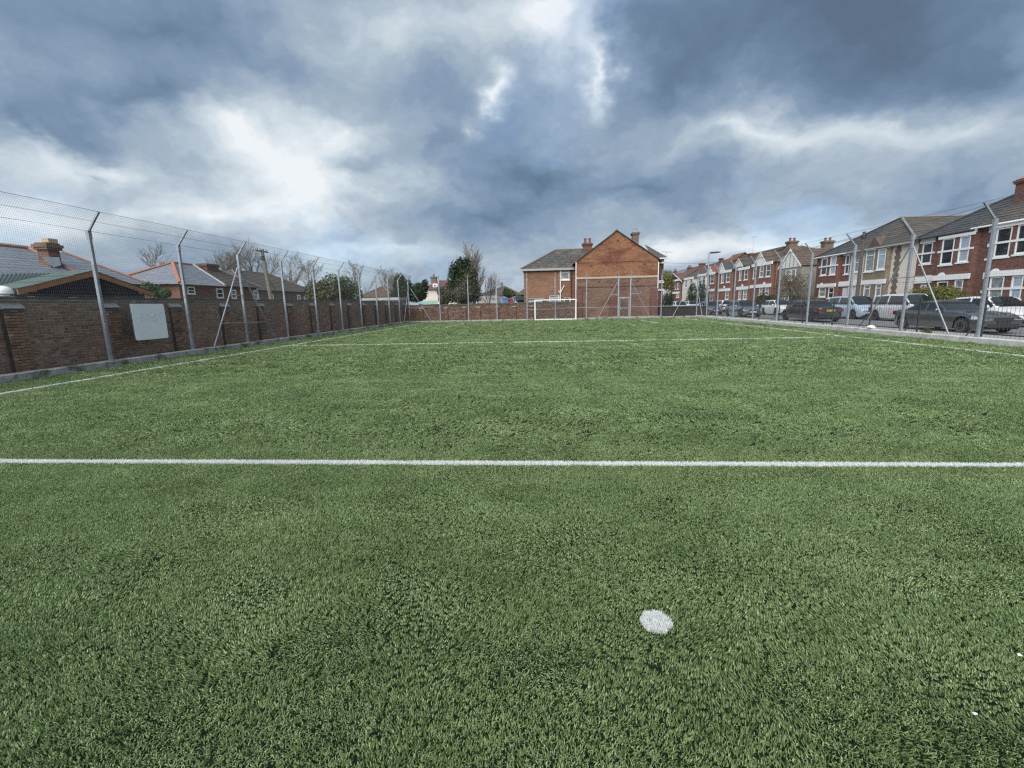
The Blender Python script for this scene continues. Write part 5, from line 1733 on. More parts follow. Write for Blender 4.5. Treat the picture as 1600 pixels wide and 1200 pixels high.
# ------------------------------------------------------------------ behind the left wall
def left_houses():
    # shed
    sx = -16.2
    a, ap, b = PX(25, 459, sx), PX(142, 424, sx), PX(237, 462, sx)
    s = thing('garden_shed', 'black boarded shed with brown bargeboards peeking over the brick wall', 'shed', (sx, ap.y, 0))
    r = random.Random(2)
    z = 0.0
    yl, yr = a.y + .35, b.y - .35
    k = 0
    while z < ap.z - .12:
        t0 = yl if z < a.z else yl + (ap.y - yl) * (z - a.z + .05) / (ap.z - a.z)
        t1 = yr if z < b.z else yr + (ap.y - yr) * (z - b.z + .05) / (ap.z - b.z)
        if t1 - t0 > .15 and z > 1.5:
            MB().prism([(sx - .02, t0, z), (sx + .022, t0, z), (sx - .005, t0, z + .14), (sx - .02, t0, z + .14)], (0, t1 - t0, 0)).build('board', DARKWOOD, s)
        z += .135
    MB().box(sx - 1.0, sx - .03, yl, yr, 0, a.z - .05).build('shed_body', DARKWOOD, s)
    for p, q in ((a, ap), (b, ap)):
        mb = MB(); mb.prism([(sx + .05, p.y, p.z - .03), (sx + .05, q.y, q.z - .17), (sx + .05, q.y, q.z + .02), (sx + .05, p.y, p.z + .14)], (0.03, 0, 0))
        mb.build('bargeboard', TIMBER, s)
    mb = MB()
    for p in (a, b):
        roof_slope(mb, (sx + .1, p.y, p.z + .15), (sx - 1.1, p.y, p.z + .15), (sx - 1.1, ap.y, ap.z + .03), (sx + .1, ap.y, ap.z + .03), 3, .02)
    mb.build('roof', GREENROOF, s)
    # green lean-to roof and white dome left of it
    p0, p1 = PX(-60, 430, -21.0), PX(112, 427, -21.0)
    q0, q1 = PX(-60, 462, -17.2), PX(70, 462, -17.2)
    t = thing('lean_to', 'green corrugated roof between shed and slate house', 'outbuilding', (-19, 17, 0))
    mb = MB()
    n = 26
    for i in range(n):
        u0, u1, um = i / n, (i + 1) / n, (i + .5) / n
        A, B, C = q0.lerp(q1, u0), q0.lerp(q1, um), q0.lerp(q1, u1)
        A2, B2, C2 = p0.lerp(p1, u0), p0.lerp(p1, um), p0.lerp(p1, u1)
        up = Vector((0, 0, .05))
        mb.poly(A, B + up, B2 + up, A2); mb.poly(B + up, C, C2, B2 + up)
    mb.build('roof', GREENROOF, t)
    mb = MB().box(-20.9, -17.4, q0.y + .3, q1.y - .3, 0, min(q0.z, q1.z) - .15); mb.build('wall', BR_BROWN, t)
    p = PX(5, 458, -14.6)
    d = MB().lathe([(.20, p.z - .02), (.20, p.z + .05), (.18, p.z + .11), (.13, p.z + .16), (.06, p.z + .19), (.01, p.z + .195)], (p.x, p.y, 0), n=18)
    d.lathe([(.12, p.z - .8), (.12, p.z - .021)], (p.x, p.y, 0), n=12)
    tag(d.build('roof_vent', WHITE, None, 40), 'white domed vent just above the wall at frame edge', 'vent')

    # slate house 1: hipped wing
    E, Fp = PX(45, 389, -25.3), PX(98, 394.5, -25.3)
    E.z = Fp.z = (E.z + Fp.z) / 2
    A = PX(146, 443, -22.0); B = PX(234, 443.5, -22.0)
    A.z = B.z = ze = (A.z + B.z) / 2
    G = PX(-170, 366, -26.5); Dp = PX(-170, 441, -20.5)
    h = thing('slate_house', 'house with new blue slate hip roof and lead flashed chimney', 'house', (-25, 23, 0))
    mb = MB()
    roof_slope(mb, A, B, Fp, E, 14, .011)
    roof_slope(mb, Dp, A, E, G, 14, .011)
    B2 = B + Vector((-7, 2.0, 0)); F2 = Fp + Vector((-5, 1.2, 0))
    roof_slope(mb, B, B2, F2, Fp, 12, .011)
    rf = mb.build('roof', SLATE, h)
    MB().tube([G + Vector((0, 0, .05)), E + Vector((0, 0, .05))], .10, 6).build('ridge_tiles', RIDGE_PINK, rf)
    MB().tube([E + Vector((0, 0, .05)), A + Vector((0, 0, .06))], .10, 6).build('ridge_tiles', RIDGE_PINK, rf)
    MB().tube([Fp + Vector((0, 0, .04)), B + Vector((0, 0, .05))], .055, 6).build('ridge_tiles', RIDGE_PINK, rf)
    mb = MB(); mb.poly((A.x - .3, A.y + .3, 0), (B.x - .3, B.y - .3, 0), (B.x - .3, B.y - .3, ze), (A.x - .3, A.y + .3, ze))
    mb.poly((B.x - .3, B.y - .3, 0), (B2.x, B2.y - .3, 0), (B2.x, B2.y - .3, ze), (B.x - .3, B.y - .3, ze))
    mb.poly((A.x - .3, A.y + .3, 0), (Dp.x - .6, Dp.y + .3, 0), (Dp.x - .6, Dp.y + .3, Dp.z), (A.x - .3, A.y + .3, ze))
    mb.build('wall', BR_BROWN, h)
    w = rect(205, 226, 446, 460, A.x - .28)
    w = (PX(205, 452, A.x - .28).y, PX(226, 452, A.x - .28).y, PX(215, 458, A.x - .28).z, PX(215, 445.5, A.x - .28).z)
    window(h, (A.x - .29, 0, 0), (0, 1, 0), (1, 0, 0), w, 'plain', GLASS, False, dep=-.02)
    MB().tube([A + Vector((.05, 0, -.03)), B + Vector((.05, 0, -.03))], .06, 6).build('gutter', DARKPIPE, h)
    c0, c1 = PX(70, 398, -23.5), PX(88, 398, -23.5)
    cy0, cy1 = c0.y, c1.y
    zt = PX(82, 392, -23.6).z
    ch = MB().box(-23.85, -23.3, cy0, cy1, 3.6, zt)
    ch.box(-23.92, -23.23, cy0 - .09, cy1 + .09, zt + .001, zt + .12); ch.box(-23.97, -23.18, cy0 - .13, cy1 + .13, zt + .121, zt + .25); ch.box(-23.88, -23.27, cy0 - .05, cy1 + .05, zt + .251, zt + .33)
    co = ch.build('chimney', brick_mat('chimney_brick', (0.20, 0.10, 0.07, 1), (0.13, 0.075, 0.06, 1), (0.24, 0.2, 0.16, 1), dark=(0.08, 0.06, 0.05, 1)), h)
    MB().box(-23.75, -23.42, (cy0 + cy1) / 2 - .05, (cy0 + cy1) / 2 + .38, zt + .331, zt + .55).build('chimney_pot', POT_BUFF, co)
    f0, f1, f2, f3 = PX(65, 401, -23.28), PX(92, 402, -23.28), PX(95, 414, -23.28), PX(84, 418, -23.28)
    MB().prism([f0, f1, f2, f3], (.02, 0, 0)).build('flashing', LEAD, co)

    # house 2: slate with orange ridges joined to an older dark roof
    X2 = -27.5
    e0 = PX(190, 442, X2); e1 = PX(281, 443, X2); e2 = PX(352, 447.5, X2); e3 = PX(408, 450.5, X2)
    ze = e1.z
    r0 = PX(270, 412, X2 - 2.9); r1 = PX(301, 413, X2 - 2.9)
    r2 = r1 + (r1 - r0) * 0.9
    r0.z = r1.z = r2.z = (r0.z + r1.z) / 2
    for e in (e0, e1, e2, e3): e.z = ze
    e1b = Vector((X2, e1.y, ze))
    h = thing('slate_house', 'low house with slate roof, bright orange hip tiles and red wall', 'house', (X2, 38, 0))
    mb = MB(); roof_slope(mb, e1b, e2, r1, r0, 16, .011)
    wl = Vector((X2 - 5.8, e1.y - .8, ze))
    roof_slope(mb, wl, e1b, r0, r0, 16, .011)
    rf = mb.build('roof', SLATE, h)
    mb = MB(); mb.tube([r0 + Vector((0, 0, .05)), e1b + Vector((0, 0, .06))], .13, 6); mb.tube([r0 + Vector((0, 0, .05)), r1 + Vector((0, 0, .05))], .08, 6); mb.tube([r0 + Vector((0, 0, .05)), wl + Vector((0, 0, .08))], .1, 6)
    mb.build('ridge_tiles', RIDGE, rf)
    mb = MB(); mb.box(X2 - 6, X2 - .35, e1.y + .3, e2.y, 0, ze); mb.build('wall', BR_ORANGE, h)
    for xl, xr, yt, yb in ((292, 304, 447, 460), (337, 348, 450, 466)):
        y0, y1 = PX(xl, 455, X2 - .33).y, PX(xr, 455, X2 - .33).y
        window(h, (X2 - .34, 0, 0), (0, 1, 0), (1, 0, 0), (y0, y1, PX(xl, yb, X2).z, PX(xl, yt, X2).z), 'sash', GLASS, False, dep=-.02, fw=.11)
    MB().tube([e1b + Vector((.06, 0, -.02)), e2 + Vector((.06, 0, -.02))], .06, 6).build('gutter', GUTTER, h)
    g = thing('tiled_house', 'dark tiled house with squat chimney joined to the slate one', 'house', (X2, 45, 0))
    mb = MB(); roof_slope(mb, e2, e3, r2, r1, 12)
    w2 = e3 + Vector((-6, 0, 0)); roof_slope(mb, e3, w2, r2, r2, 12)
    rf = mb.build('roof', TILE_DKBR, g)
    MB().tube([r1 + Vector((0, 0, .06)), e2 + Vector((0, 0, .07))], .09, 6).build('ridge_tiles', GUTTER, rf)
    MB().tube([r2 + Vector((0, 0, .06)), e3 + Vector((0, 0, .07))], .08, 6).build('ridge_tiles', RIDGE_GREY, rf)
    MB().box(X2 - 6, X2 - .36, e2.y + .01, e3.y - .2, 0, ze - .01).build('wall', BR_ORANGE, g)
    for xl, xr, yt, yb in ((360, 368, 452, 467), (394.5, 402, 453, 468)):
        y0, y1 = PX(xl, 455, X2 - .34).y, PX(xr, 455, X2 - .34).y
        window(g, (X2 - .35, 0, 0), (0, 1, 0), (1, 0, 0), (y0, y1, PX(xl, yb, X2).z, PX(xl, yt, X2).z), 'sash', GLASS_NET, False, dep=-.02, fw=.11)
    c0, c1 = PX(317, 420, X2 - 2.6), PX(335, 420, X2 - 2.6)
    zt = PX(326, 417.5, X2 - 2.6).z
    chimney(g, X2 - 3.1, X2 - 2.2, c0.y, c1.y, 4.0, zt, BR_DARK, 0)

    # house 3: hipped brown roof far back
    h = thing('tiled_house', 'low house with dark brown hip roof behind the utility pole', 'house', (-38, 66, 0))
    X3 = -36.0
    y0, y1 = PX(383, 452, X3).y, PX(492, 454, X3).y
    z3 = PX(440, 453, X3).z
    gable_roof(h, X3 - 9, X3, y0, y1, z3, PX(430, 429, X3 - 4.5).z, 'y', TILE_DKBR, 12, .3, RIDGE_GREY, 4.5, 4.5)
    MB().box(X3 - 9, X3, y0, y1, 0, z3).build('wall', BR_BROWN, h)
    for xl, xr in ((397, 403), (420, 426), (463, 468), (474, 479)):
        a, b = PX(xl, 458, X3).y, PX(xr, 458, X3).y
        window(h, (X3 + .01, 0, 0), (0, 1, 0), (1, 0, 0), (a, b, 2.0, 3.6), 'sash', GLASS_NET, False, dep=-.02, fw=.14)

    # utility pole with strut
    pt = PX(409, 390, -19.5)
    pb = Vector((-19.5 + .25, PX(422, 468, -19.5).y, 0))
    u = thing('utility_pole', 'leaning weathered wooden utility pole with strut behind the wall', 'pole', (pb.x, pb.y, 0))
    MB().tube([pb, pt], [.15, .11], 10).build('pole', POLEWOOD, u)
    MB().tube([PX(431, 453, -19.5), PX(417, 434, -19.5)], .05, 6).build('strut', POLEWOOD, u)
    mb = MB(); mb.bar(pt + Vector((-.05, -.6, -.12)), pt + Vector((.05, .6, -.12)), .07, .09)
    for k in (-.5, -.2, .2, .5): mb.tube([pt + Vector((0, k, -.08)), pt + Vector((0, k, .06))], .03, 6)
    mb.build('crossarm', POLEWOOD, u)
    for dz in (-.45, -.62):
        MB().tube([pt + Vector((0, 0, dz)), pt + Vector((0.01, 0, dz - .07))], .135, 8).build('band', PLASTIC, u)


left_houses()


# ------------------------------------------------------------------ beyond the far wall
def far_houses():
    # hipped bungalow left of the corner
    h = thing('bungalow', 'small bungalow with pointed brown roof left of the far corner', 'house', (-24, 62, 0))
    Y = 58.0
    p0, p1 = PY(563, 463, Y), PY(612, 463, Y)
    ap = PY(588, 446.5, Y + 3)
    gable_roof(h, p0.x, p1.x, Y, Y + 6, p0.z, ap.z, 'x', TILE_BR, 9, .3, RIDGE_GREY, 2.2, 2.2)
    MB().box(p0.x, p1.x, Y, Y + 6, 0, p0.z).build('wall', RENDER_CREAM, h)
    window(h, (p0.x, Y - .01, 0), (1, 0, 0), (0, -1, 0), (2.5, 3.6, 2.0, 2.8), '2', GLASS, False, dep=-.02, fw=.08)
    # garage with pale roof in front
    g = thing('garage', 'low grey flat roofed garage just over the wall near the corner', 'outbuilding', (-17, 50, 0))
    a, b = PY(566, 470, 49.0), PY(621, 468, 49.0)
    MB().box(a.x, b.x, 49, 53, 0, a.z).build('wall', RENDER_WHITE, g)
    MB().box(a.x - .15, b.x + .15, 48.8, 53.2, a.z + .001, a.z + .28).build('roof', worn('pale_fascia', (0.42, 0.42, 0.44, 1), .7, .15, 2), g)
    # teal roofed shed right of the corner
    s = thing('garden_shed', 'shed with pale teal roof just over the far wall', 'shed', (-11, 47, 0))
    a, b = PY(654, 470, 46.5), PY(683, 469, 46.5)
    MB().box(a.x, b.x, 46.5, 48.5, 0, 1.75).build('shed_body', DARKWOOD, s)
    mb = MB(); roof_slope(mb, (a.x - .1, 46.3, 1.92), (b.x + .1, 46.3, 1.92), (b.x + .1, 48.5, 2.12), (a.x - .1, 48.5, 2.12), 2)
    teal = worn('teal_felt', (0.26, 0.43, 0.38, 1), .7, .2, 3)
    mb.build('roof', teal, s)
    MB().box(a.x - .1, b.x + .1, 46.27, 46.30, 1.80, 1.94).build('fascia', teal, s)
    # plum roofed house behind it
    h = thing('tiled_house', 'far house with long plum coloured roof and cream dormer', 'house', (-12, 72, 0))
    Y = 70.0
    p0, p1 = PY(660, 452, Y), PY(716, 452, Y)
    zt = PY(690, 438.5, Y + 4).z
    gable_roof(h, p0.x, p1.x, Y, Y + 8, p0.z, zt, 'x', TILE_PLUM, 11, .3, RIDGE_GREY, 2.0, 0)
    MB().box(p0.x, p1.x, Y, Y + 8, 0, p0.z).build('wall', RENDER_CREAM, h)
    a, b = PY(676.5, 451, Y + 1.0), PY(684, 443, Y + 1.0)
    MB().box(a.x, b.x, Y + .9, Y + 4, a.z, b.z).build('dormer', RENDER_CREAM, h)
    window(h, (a.x, Y + .89, a.z), (1, 0, 0), (0, -1, 0), (.12, b.x - a.x - .12, .15, b.z - a.z - .12), '2', GLASS, False, dep=-.02, fw=.1)
    p = PY(678, 437, Y + 4); chimney(h, p.x - .4, p.x + .4, Y + 3.6, Y + 4.4, zt - .4, p.z + .2, BR_BROWN, 1)
    # white bungalow right of the conifer
    h = thing('bungalow', 'white walled bungalow with mossy hip roof right of the conifer', 'house', (-6, 58, 0))
    Y = 60.0
    p0, p1 = PY(748, 461, Y), PY(812, 462, Y)
    zt = PY(785, 447.5, Y + 4).z
    gable_roof(h, p0.x, p1.x, Y, Y + 8, p0.z, zt, 'x', TILE_MOSS, 10, .3, RIDGE_GREY, 3.0, 2.2)
    MB().box(p0.x, p1.x, Y, Y + 8, 0, p0.z).build('wall', RENDER_CREAM, h)
    x_ = MB().box(PY(747, 470, 56).x, PY(777, 470, 56).x, 56, 60, 0, PY(760, 462.5, 56).z).build('annex', RENDER_WHITE, h)
    window(h, (PY(767, 466, 56).x, 55.99, 0), (1, 0, 0), (0, -1, 0), (0, .55, PY(760, 467.5, 56).z, PY(760, 463, 56).z), 'sash', GLASS, False, dep=-.02, fw=.05)
    p = PY(784, 447, Y + 4); chimney(h, p.x - .15, p.x + .15, Y + 3.8, Y + 4.2, zt - .3, p.z + .5, BR_BROWN, 0, cap=False)
    h = thing('tiled_house', 'brown roofed house just left of the brick wing', 'house', (-3, 68, 0))
    Y = 66.0
    p0, p1 = PY(805, 463, Y), PY(835, 463, Y)
    gable_roof(h, p0.x, p1.x + 6, Y, Y + 8, p0.z, PY(812, 449.5, Y + 4).z, 'x', TILE_BR, 10, .3, RIDGE_GREY, 1.5, 0)
    MB().box(p0.x, p1.x + 6, Y, Y + 8, 0, p0.z).build('wall', BR_BROWN, h)


far_houses()

# ================================================================== vegetation
def bare_tree(name, label, base, height, spread, seed, levels=(7, 6, 6, 6), lean=(0, 0), group=None, twig=None, trunk_r=None, upright=0.5, first=0.25, dens=1.0, tmin=0.015):
    r = random.Random(seed)
    T = thing(name, label, 'tree', base, group=group)
    trunk, crown = MB(), MB()
    tr = trunk_r or height * 0.022

    def grow(p, d, L, rad, lev):
        n = 5 if lev == 0 else (4 if lev < 3 else 2)
        pts, rads = [p.copy()], [rad]
        q, dd = p.copy(), d.copy()
        for i in range(n):
            j = 0.10 if lev == 0 else 0.26
            dd = (dd + Vector((r.uniform(-j, j), r.uniform(-j, j), r.uniform(-j * .4, j * .7)))).normalized()
            q = q + dd * (L / n)
            pts.append(q.copy()); rads.append(rad * (1 - 0.68 * (i + 1) / n))
        (trunk if lev < 2 else crown).tube(pts, rads, 7 if lev == 0 else (5 if lev == 1 else 3), cap=False)
        if lev >= len(levels):
            return
        k = max(1, int(levels[lev] * r.uniform(.8, 1.2) * dens))
        for i in range(k):
            t = (first if lev == 0 else 0.22) + (1 - (first if lev == 0 else .22)) * (i + r.random()) / k
            f = t * n; a = min(int(f), n - 1)
            pp = pts[a].lerp(pts[a + 1], f - a)
            ax = (pts[a + 1] - pts[a]).normalized()
            s = ax.orthogonal().normalized()
            s.rotate(Matrix.Rotation(r.uniform(0, 6.283), 3, ax))
            ang = r.uniform(.45, .95) * spread
            nd_ = (ax * math.cos(ang) + s * math.sin(ang))
            nd_ = (nd_ + Vector((0, 0, upright * (0.5 if lev else .25)))).normalized()
            grow(pp, nd_, L * r.uniform(.46, .70) * (1.10 - .35 * t), max(tmin, rads[a] * r.uniform(.42, .6)), lev + 1)
    grow(Vector(base), Vector((lean[0], lean[1], 1)).normalized(), height * .67, tr, 0)
    trunk.build('trunk', BARK, T, 40)
    crown.build('crown', twig or TWIG, T)
    return T


def leaves(mb, blobs, n, size, r, flat=0.0, shell=0.45):
    """leaf-sized faces spread through overlapping ellipsoids (cx,cy,cz,rx,ry,rz)"""
    vol = [b[3] * b[4] * b[5] for b in blobs]
    tot = sum(vol)
    for b, v in zip(blobs, vol):
        k = int(n * v / tot)
        for _ in range(k):
            while True:
                p = Vector((r.uniform(-1, 1), r.uniform(-1, 1), r.uniform(-1, 1)))
                if p.length <= 1: break
            p = p.normalized() * (shell + (1 - shell) * r.random() ** .6) if p.length > 1e-3 else p
            c = Vector((b[0] + p.x * b[3], b[1] + p.y * b[4], b[2] + p.z * b[5])) + Vector((r.gauss(0, .04), r.gauss(0, .04), r.gauss(0, .05))) * (b[3] + b[5])
            nrm = (p + Vector((r.uniform(-.9, .9), r.uniform(-.9, .9), r.uniform(-.4, .9)))).normalized()
            u = nrm.orthogonal().normalized(); u.rotate(Matrix.Rotation(r.uniform(0, 6.28), 3, nrm)); w = nrm.cross(u)
            s = size * r.uniform(.6, 1.4)
            t = min(1, max(0, r.gauss(.45, .25)))
            mb.add([c - u * s, c + w * s * .5, c + u * s, c - w * s * .5], [(0, 1, 2, 3)], t)


def shrub(name, label, cat, base, blobs, n, size, mat, seed, group=None, trunk=True):
    r = random.Random(seed)
    T = thing(name, label, cat, base, group=group)
    B = Vector(base)
    mb = MB()
    leaves(mb, [(B.x + b[0], B.y + b[1], B.z + b[2], b[3], b[4], b[5]) for b in blobs], n, size, r)
    mb.build('crown', mat, T)
    if trunk:
        tm = MB()
        top = max(b[2] for b in blobs)
        for k in range(4):
            tm.tube([B + Vector((r.uniform(-.1, .1), r.uniform(-.1, .1), -.02)), B + Vector((r.uniform(-.3, .3), r.uniform(-.3, .3), top * .5)), B + Vector((blobs[k % len(blobs)][0], blobs[k % len(blobs)][1], blobs[k % len(blobs)][2]))], [.06, .04, .015], 5)
        tm.build('trunk', BARK, T)
    return T


def vegetation():
    # bare trees behind the left houses: crown tops given by pixels
    def tree_at(px, pytop, X, *a, **k):
        p = PX(px, pytop, X)
        return bare_tree(a[0], a[1], (X, p.y, 0), p.z, *a[2:], **k)
    G = 'bare trees behind the left houses'
    tree_at(237, 392, -44, 'bare_tree', 'round crowned bare tree behind the orange ridged slate house', .95, 11, (9, 7, 6, 5), group=G)
    tree_at(345, 381, -46, 'bare_tree', 'wide bare tree behind the squat chimney', 1.0, 12, (10, 7, 6, 5), group=G)
    tree_at(392, 377, -44, 'bare_tree', 'tall bare tree just left of the utility pole', .95, 13, (10, 7, 6, 5), group=G)
    tree_at(447, 398, -48, 'bare_tree', 'bare tree right of the utility pole', 1.0, 14, (9, 7, 6, 5), group=G)
    tree_at(478, 407, -50, 'bare_tree', 'bare tree over the brown hip roof', .95, 15, (9, 7, 6, 5), group=G)

    def far_tree(px, pytop, Y, *a, **k):
        p = PY(px, pytop, Y)
        return bare_tree(a[0], a[1], (p.x, Y, 0), p.z, *a[2:], **k)
    far_tree(560, 414, 66, 'bare_tree', 'slim bare tree left of the pointed bungalow roof', .7, 16, (8, 6, 5, 4), upright=.7)
    far_tree(604, 415, 68, 'bare_tree', 'pale bare tree right of the pointed bungalow roof', .8, 17, (8, 6, 5, 4), twig=TWIG_PALE, upright=.6)
    far_tree(622, 424, 70, 'bare_tree', 'small bare tree near the far corner', .8, 18, (7, 5, 5, 4), twig=TWIG_PALE)
    far_tree(737, 388, 54, 'bare_tree', 'tall bare tree rising out of the conifer', .62, 19, (10, 7, 6, 5), twig=TWIG_PALE, upright=.75)
    far_tree(760, 428, 53, 'bare_tree', 'low bare tree beside the white bungalow', .8, 20, (8, 6, 5, 4), twig=TWIG_PALE)
    # brown tree in a front garden across the street
    p = PX(1238, 424, 24.9)
    T = bare_tree('garden_tree', 'small street tree holding dry brown leaves by the pale gable', (24.9, p.y, 0.08), p.z, 1.05, 23, (10, 7, 5, 3), trunk_r=.10, first=.3, tmin=.008)
    mb = MB(); r = random.Random(4)
    leaves(mb, [(24.9, p.y, p.z * .62, 1.7, 1.9, 1.55), (24.9, p.y, p.z * .8, 1.1, 1.3, 1.0)], 2400, .075, r, shell=.2)
    mb.build('dry_leaves', LEAF_BROWN, T)

    # evergreens beyond the left wall
    def blob_px(px, py, Y, w, h, d=None):
        p = PY(px, py, Y); s = Y / 700 * 1.0
        return p, w * s, h * s
    def bush_far(name, label, parts, Y, n, size, mat, seed, cat='shrub'):
        c = PY(sum(q[0] for q in parts) / len(parts), 470, Y)
        base = Vector((c.x, Y, 0))
        bl = []
        for px, py, w, h in parts:
            p = PY(px, py, Y); s = (Y / 700) * 1.05
            bl.append((p.x - base.x, 0, p.z, w * s, max(w, h) * s * .8, h * s))
        return shrub(name, label, cat, base, bl, n, size, mat, seed)
    bush_far('evergreen_shrub', 'broad olive green shrub behind the wall by the fifth post', [(497, 453, 21, 14), (518, 447, 17, 18), (505, 463, 28, 10)], 40, 3600, .11, LEAF_OLIVE, 31)
    bush_far('evergreen_shrub', 'dark green shrub sloping down toward the bungalow', [(538, 451, 18, 19), (552, 460, 14, 12), (525, 463, 22, 9)], 42, 3400, .11, LEAF_MID, 32)
    bush_far('evergreen_tree', 'dark evergreen tree behind the far corner post', [(625, 445, 9, 16), (636, 455, 10, 16), (618, 462, 9, 9)], 54, 4200, .13, LEAF_DARK, 33, 'tree')
    bush_far('evergreen_tree', 'round dark evergreen beside the teal shed roof', [(655, 456, 12, 13), (664, 446, 5, 9), (650, 464, 12, 8)], 52, 3800, .12, LEAF_DARK, 34, 'tree')
    bush_far('evergreen_shrub', 'tangled grey shrub over the wall by the teal shed', [(694, 465, 9, 12), (700, 458, 6, 9), (690, 455, 8, 8)], 48, 2600, .09, IVY, 35)
    bush_far('evergreen_shrub', 'dark hedge tops behind slate houses', [(232, 452, 12, 10), (246, 456, 9, 9), (258, 458, 9, 7)], 23, 3000, .06, LEAF_MID, 36)
    bush_far('evergreen_shrub', 'dark green bush in front of the white bungalow', [(792, 457, 6, 6), (797, 460, 8, 5)], 57, 1500, .12, LEAF_MID, 37)
    # conifer smothered in ivy
    base = PY(726, 480, 50); base.z = 0
    bl = []
    for px, py, w, h in [(716, 440, 12, 30), (727, 432, 13, 26), (707, 428, 5, 18), (719, 417, 7, 14), (729, 413, 6, 10), (738, 440, 9, 24), (704, 455, 8, 18), (744, 455, 7, 16), (724, 460, 22, 12)]:
        p = PY(px, py, 50); s = 50 / 700 * 1.05
        bl.append((p.x - base.x, 0, p.z, w * s, w * s * 1.0, h * s))
    T = shrub('ivy_conifer', 'dark conifer clad in grey ivy behind the far wall', 'tree', base, bl, 11000, .11, LEAF_DARK, 41)
    mb = MB(); r = random.Random(8)
    bl2 = []
    for px, py, w, h in [(731, 450, 15, 24), (722, 462, 22, 13), (737, 430, 8, 14), (745, 459, 9, 14)]:
        p = PY(px, py, 48.4); s = 49 / 700
        bl2.append((p.x, 48.4, p.z, w * s, w * s * .9, h * s))
    leaves(mb, bl2, 7000, .085, r)
    mb.build('ivy', IVY, T)
    mb = MB()
    for px, py in ((707, 410), (713, 416), (719, 402), (728, 404), (703, 420)):      # feathery spires
        p = PY(px, py, 50)
        for k in range(46):
            a = r.uniform(0, 6.28); t = r.random()
            c = p + Vector((math.cos(a) * .30 * t, math.sin(a) * .30 * t, -1.6 * t))
            d = Vector((math.cos(a) * .5, math.sin(a) * .5, .6)).normalized()
            w = d.orthogonal().normalized()
            mb.add([c - w * .05, c + w * .05, c + d * .32], [(0, 1, 2)], r.random() * .7)
    mb.build('spire', LEAF_DARK, T)
    # front gardens across the street
    p0, p1 = PX(1432, 452, 25.6), PX(1495, 452, 25.6)
    z = PX(1460, 443.5, 25.6).z
    L = p0.y - p1.y
    shrub('hedge', 'rounded yellow green hedge in front of the red brick house', 'hedge', (25.6, (p0.y + p1.y) / 2, .08), [((0), k * L / 7, z - .85 - .06 * abs(k), .75, .8, .72) for k in range(-3, 4)] + [(0, k * L / 7, .7, .7, .8, .7) for k in range(-3, 4)], 17000, .06, LEAF_YEL, 51, trunk=False)
    p = PX(1200, 458, 25.4)
    shrub('hedge', 'dark low hedge under the curved bay', 'hedge', (25.4, p.y, .08), [(0, -1.2, 1.1, .6, 1.3, .9), (0, 1.0, 1.3, .6, 1.4, .9)], 2600, .07, LEAF_DARK, 52, trunk=False)
    p = PX(1253, 470, 25.4)
    shrub('hedge', 'straggly garden hedge behind the black saloon', 'hedge', (25.4, p.y, .08), [(0, -2.0, .9, .6, 1.6, .7), (0, .6, 1.0, .6, 1.7, .75)], 2600, .07, LEAF_OLIVE, 53, trunk=False)
    for px, lab, sd_ in ((1082, 'left one of two dark clipped conifers in a front garden', 54), (1097, 'right one of two dark clipped conifers in a front garden', 55)):
        p = PX(px, 445, 25.2)
        shrub('clipped_conifer', lab, 'tree', (25.2, p.y, .08), [(0, 0, 1.3, 1.0, 1.2, 1.5), (0, 0, 2.8, .85, 1.0, 1.5), (0, 0, 3.8, .5, .6, .9)], 2600, .10, LEAF_DARK, sd_, group='clipped conifers')
    p = PY(1040, 466, 58)
    shrub('shrub', 'dark bush beside the end house', 'shrub', (p.x, 58, 0), [(0, 0, 1.2, .9, .9, 1.2), (.4, 0, 1.9, .6, .6, .8)], 2200, .09, LEAF_DARK, 56)
    p = PY(1042, 440, 75)
    shrub('yellow_tree', 'bright yellow green tree at the end of the street', 'tree', (p.x, 75, 0), [(0, 0, 5.2, 1.0, 1.2, 1.2), (-.5, 0, 4.2, .9, .9, 1.0), (.6, 0, 4.0, .8, .8, 1.0)], 2400, .12, LEAF_YEL, 57)
    # weeds at the kerb
    p = PX(1447, 519, 14.62)
    shrub('weed', 'green weed growing behind the right kerb', 'weed', (14.62, p.y, 0), [(0, 0, .2, .16, .2, .16)], 260, .035, LEAF_MID, 58, trunk=False)


vegetation()


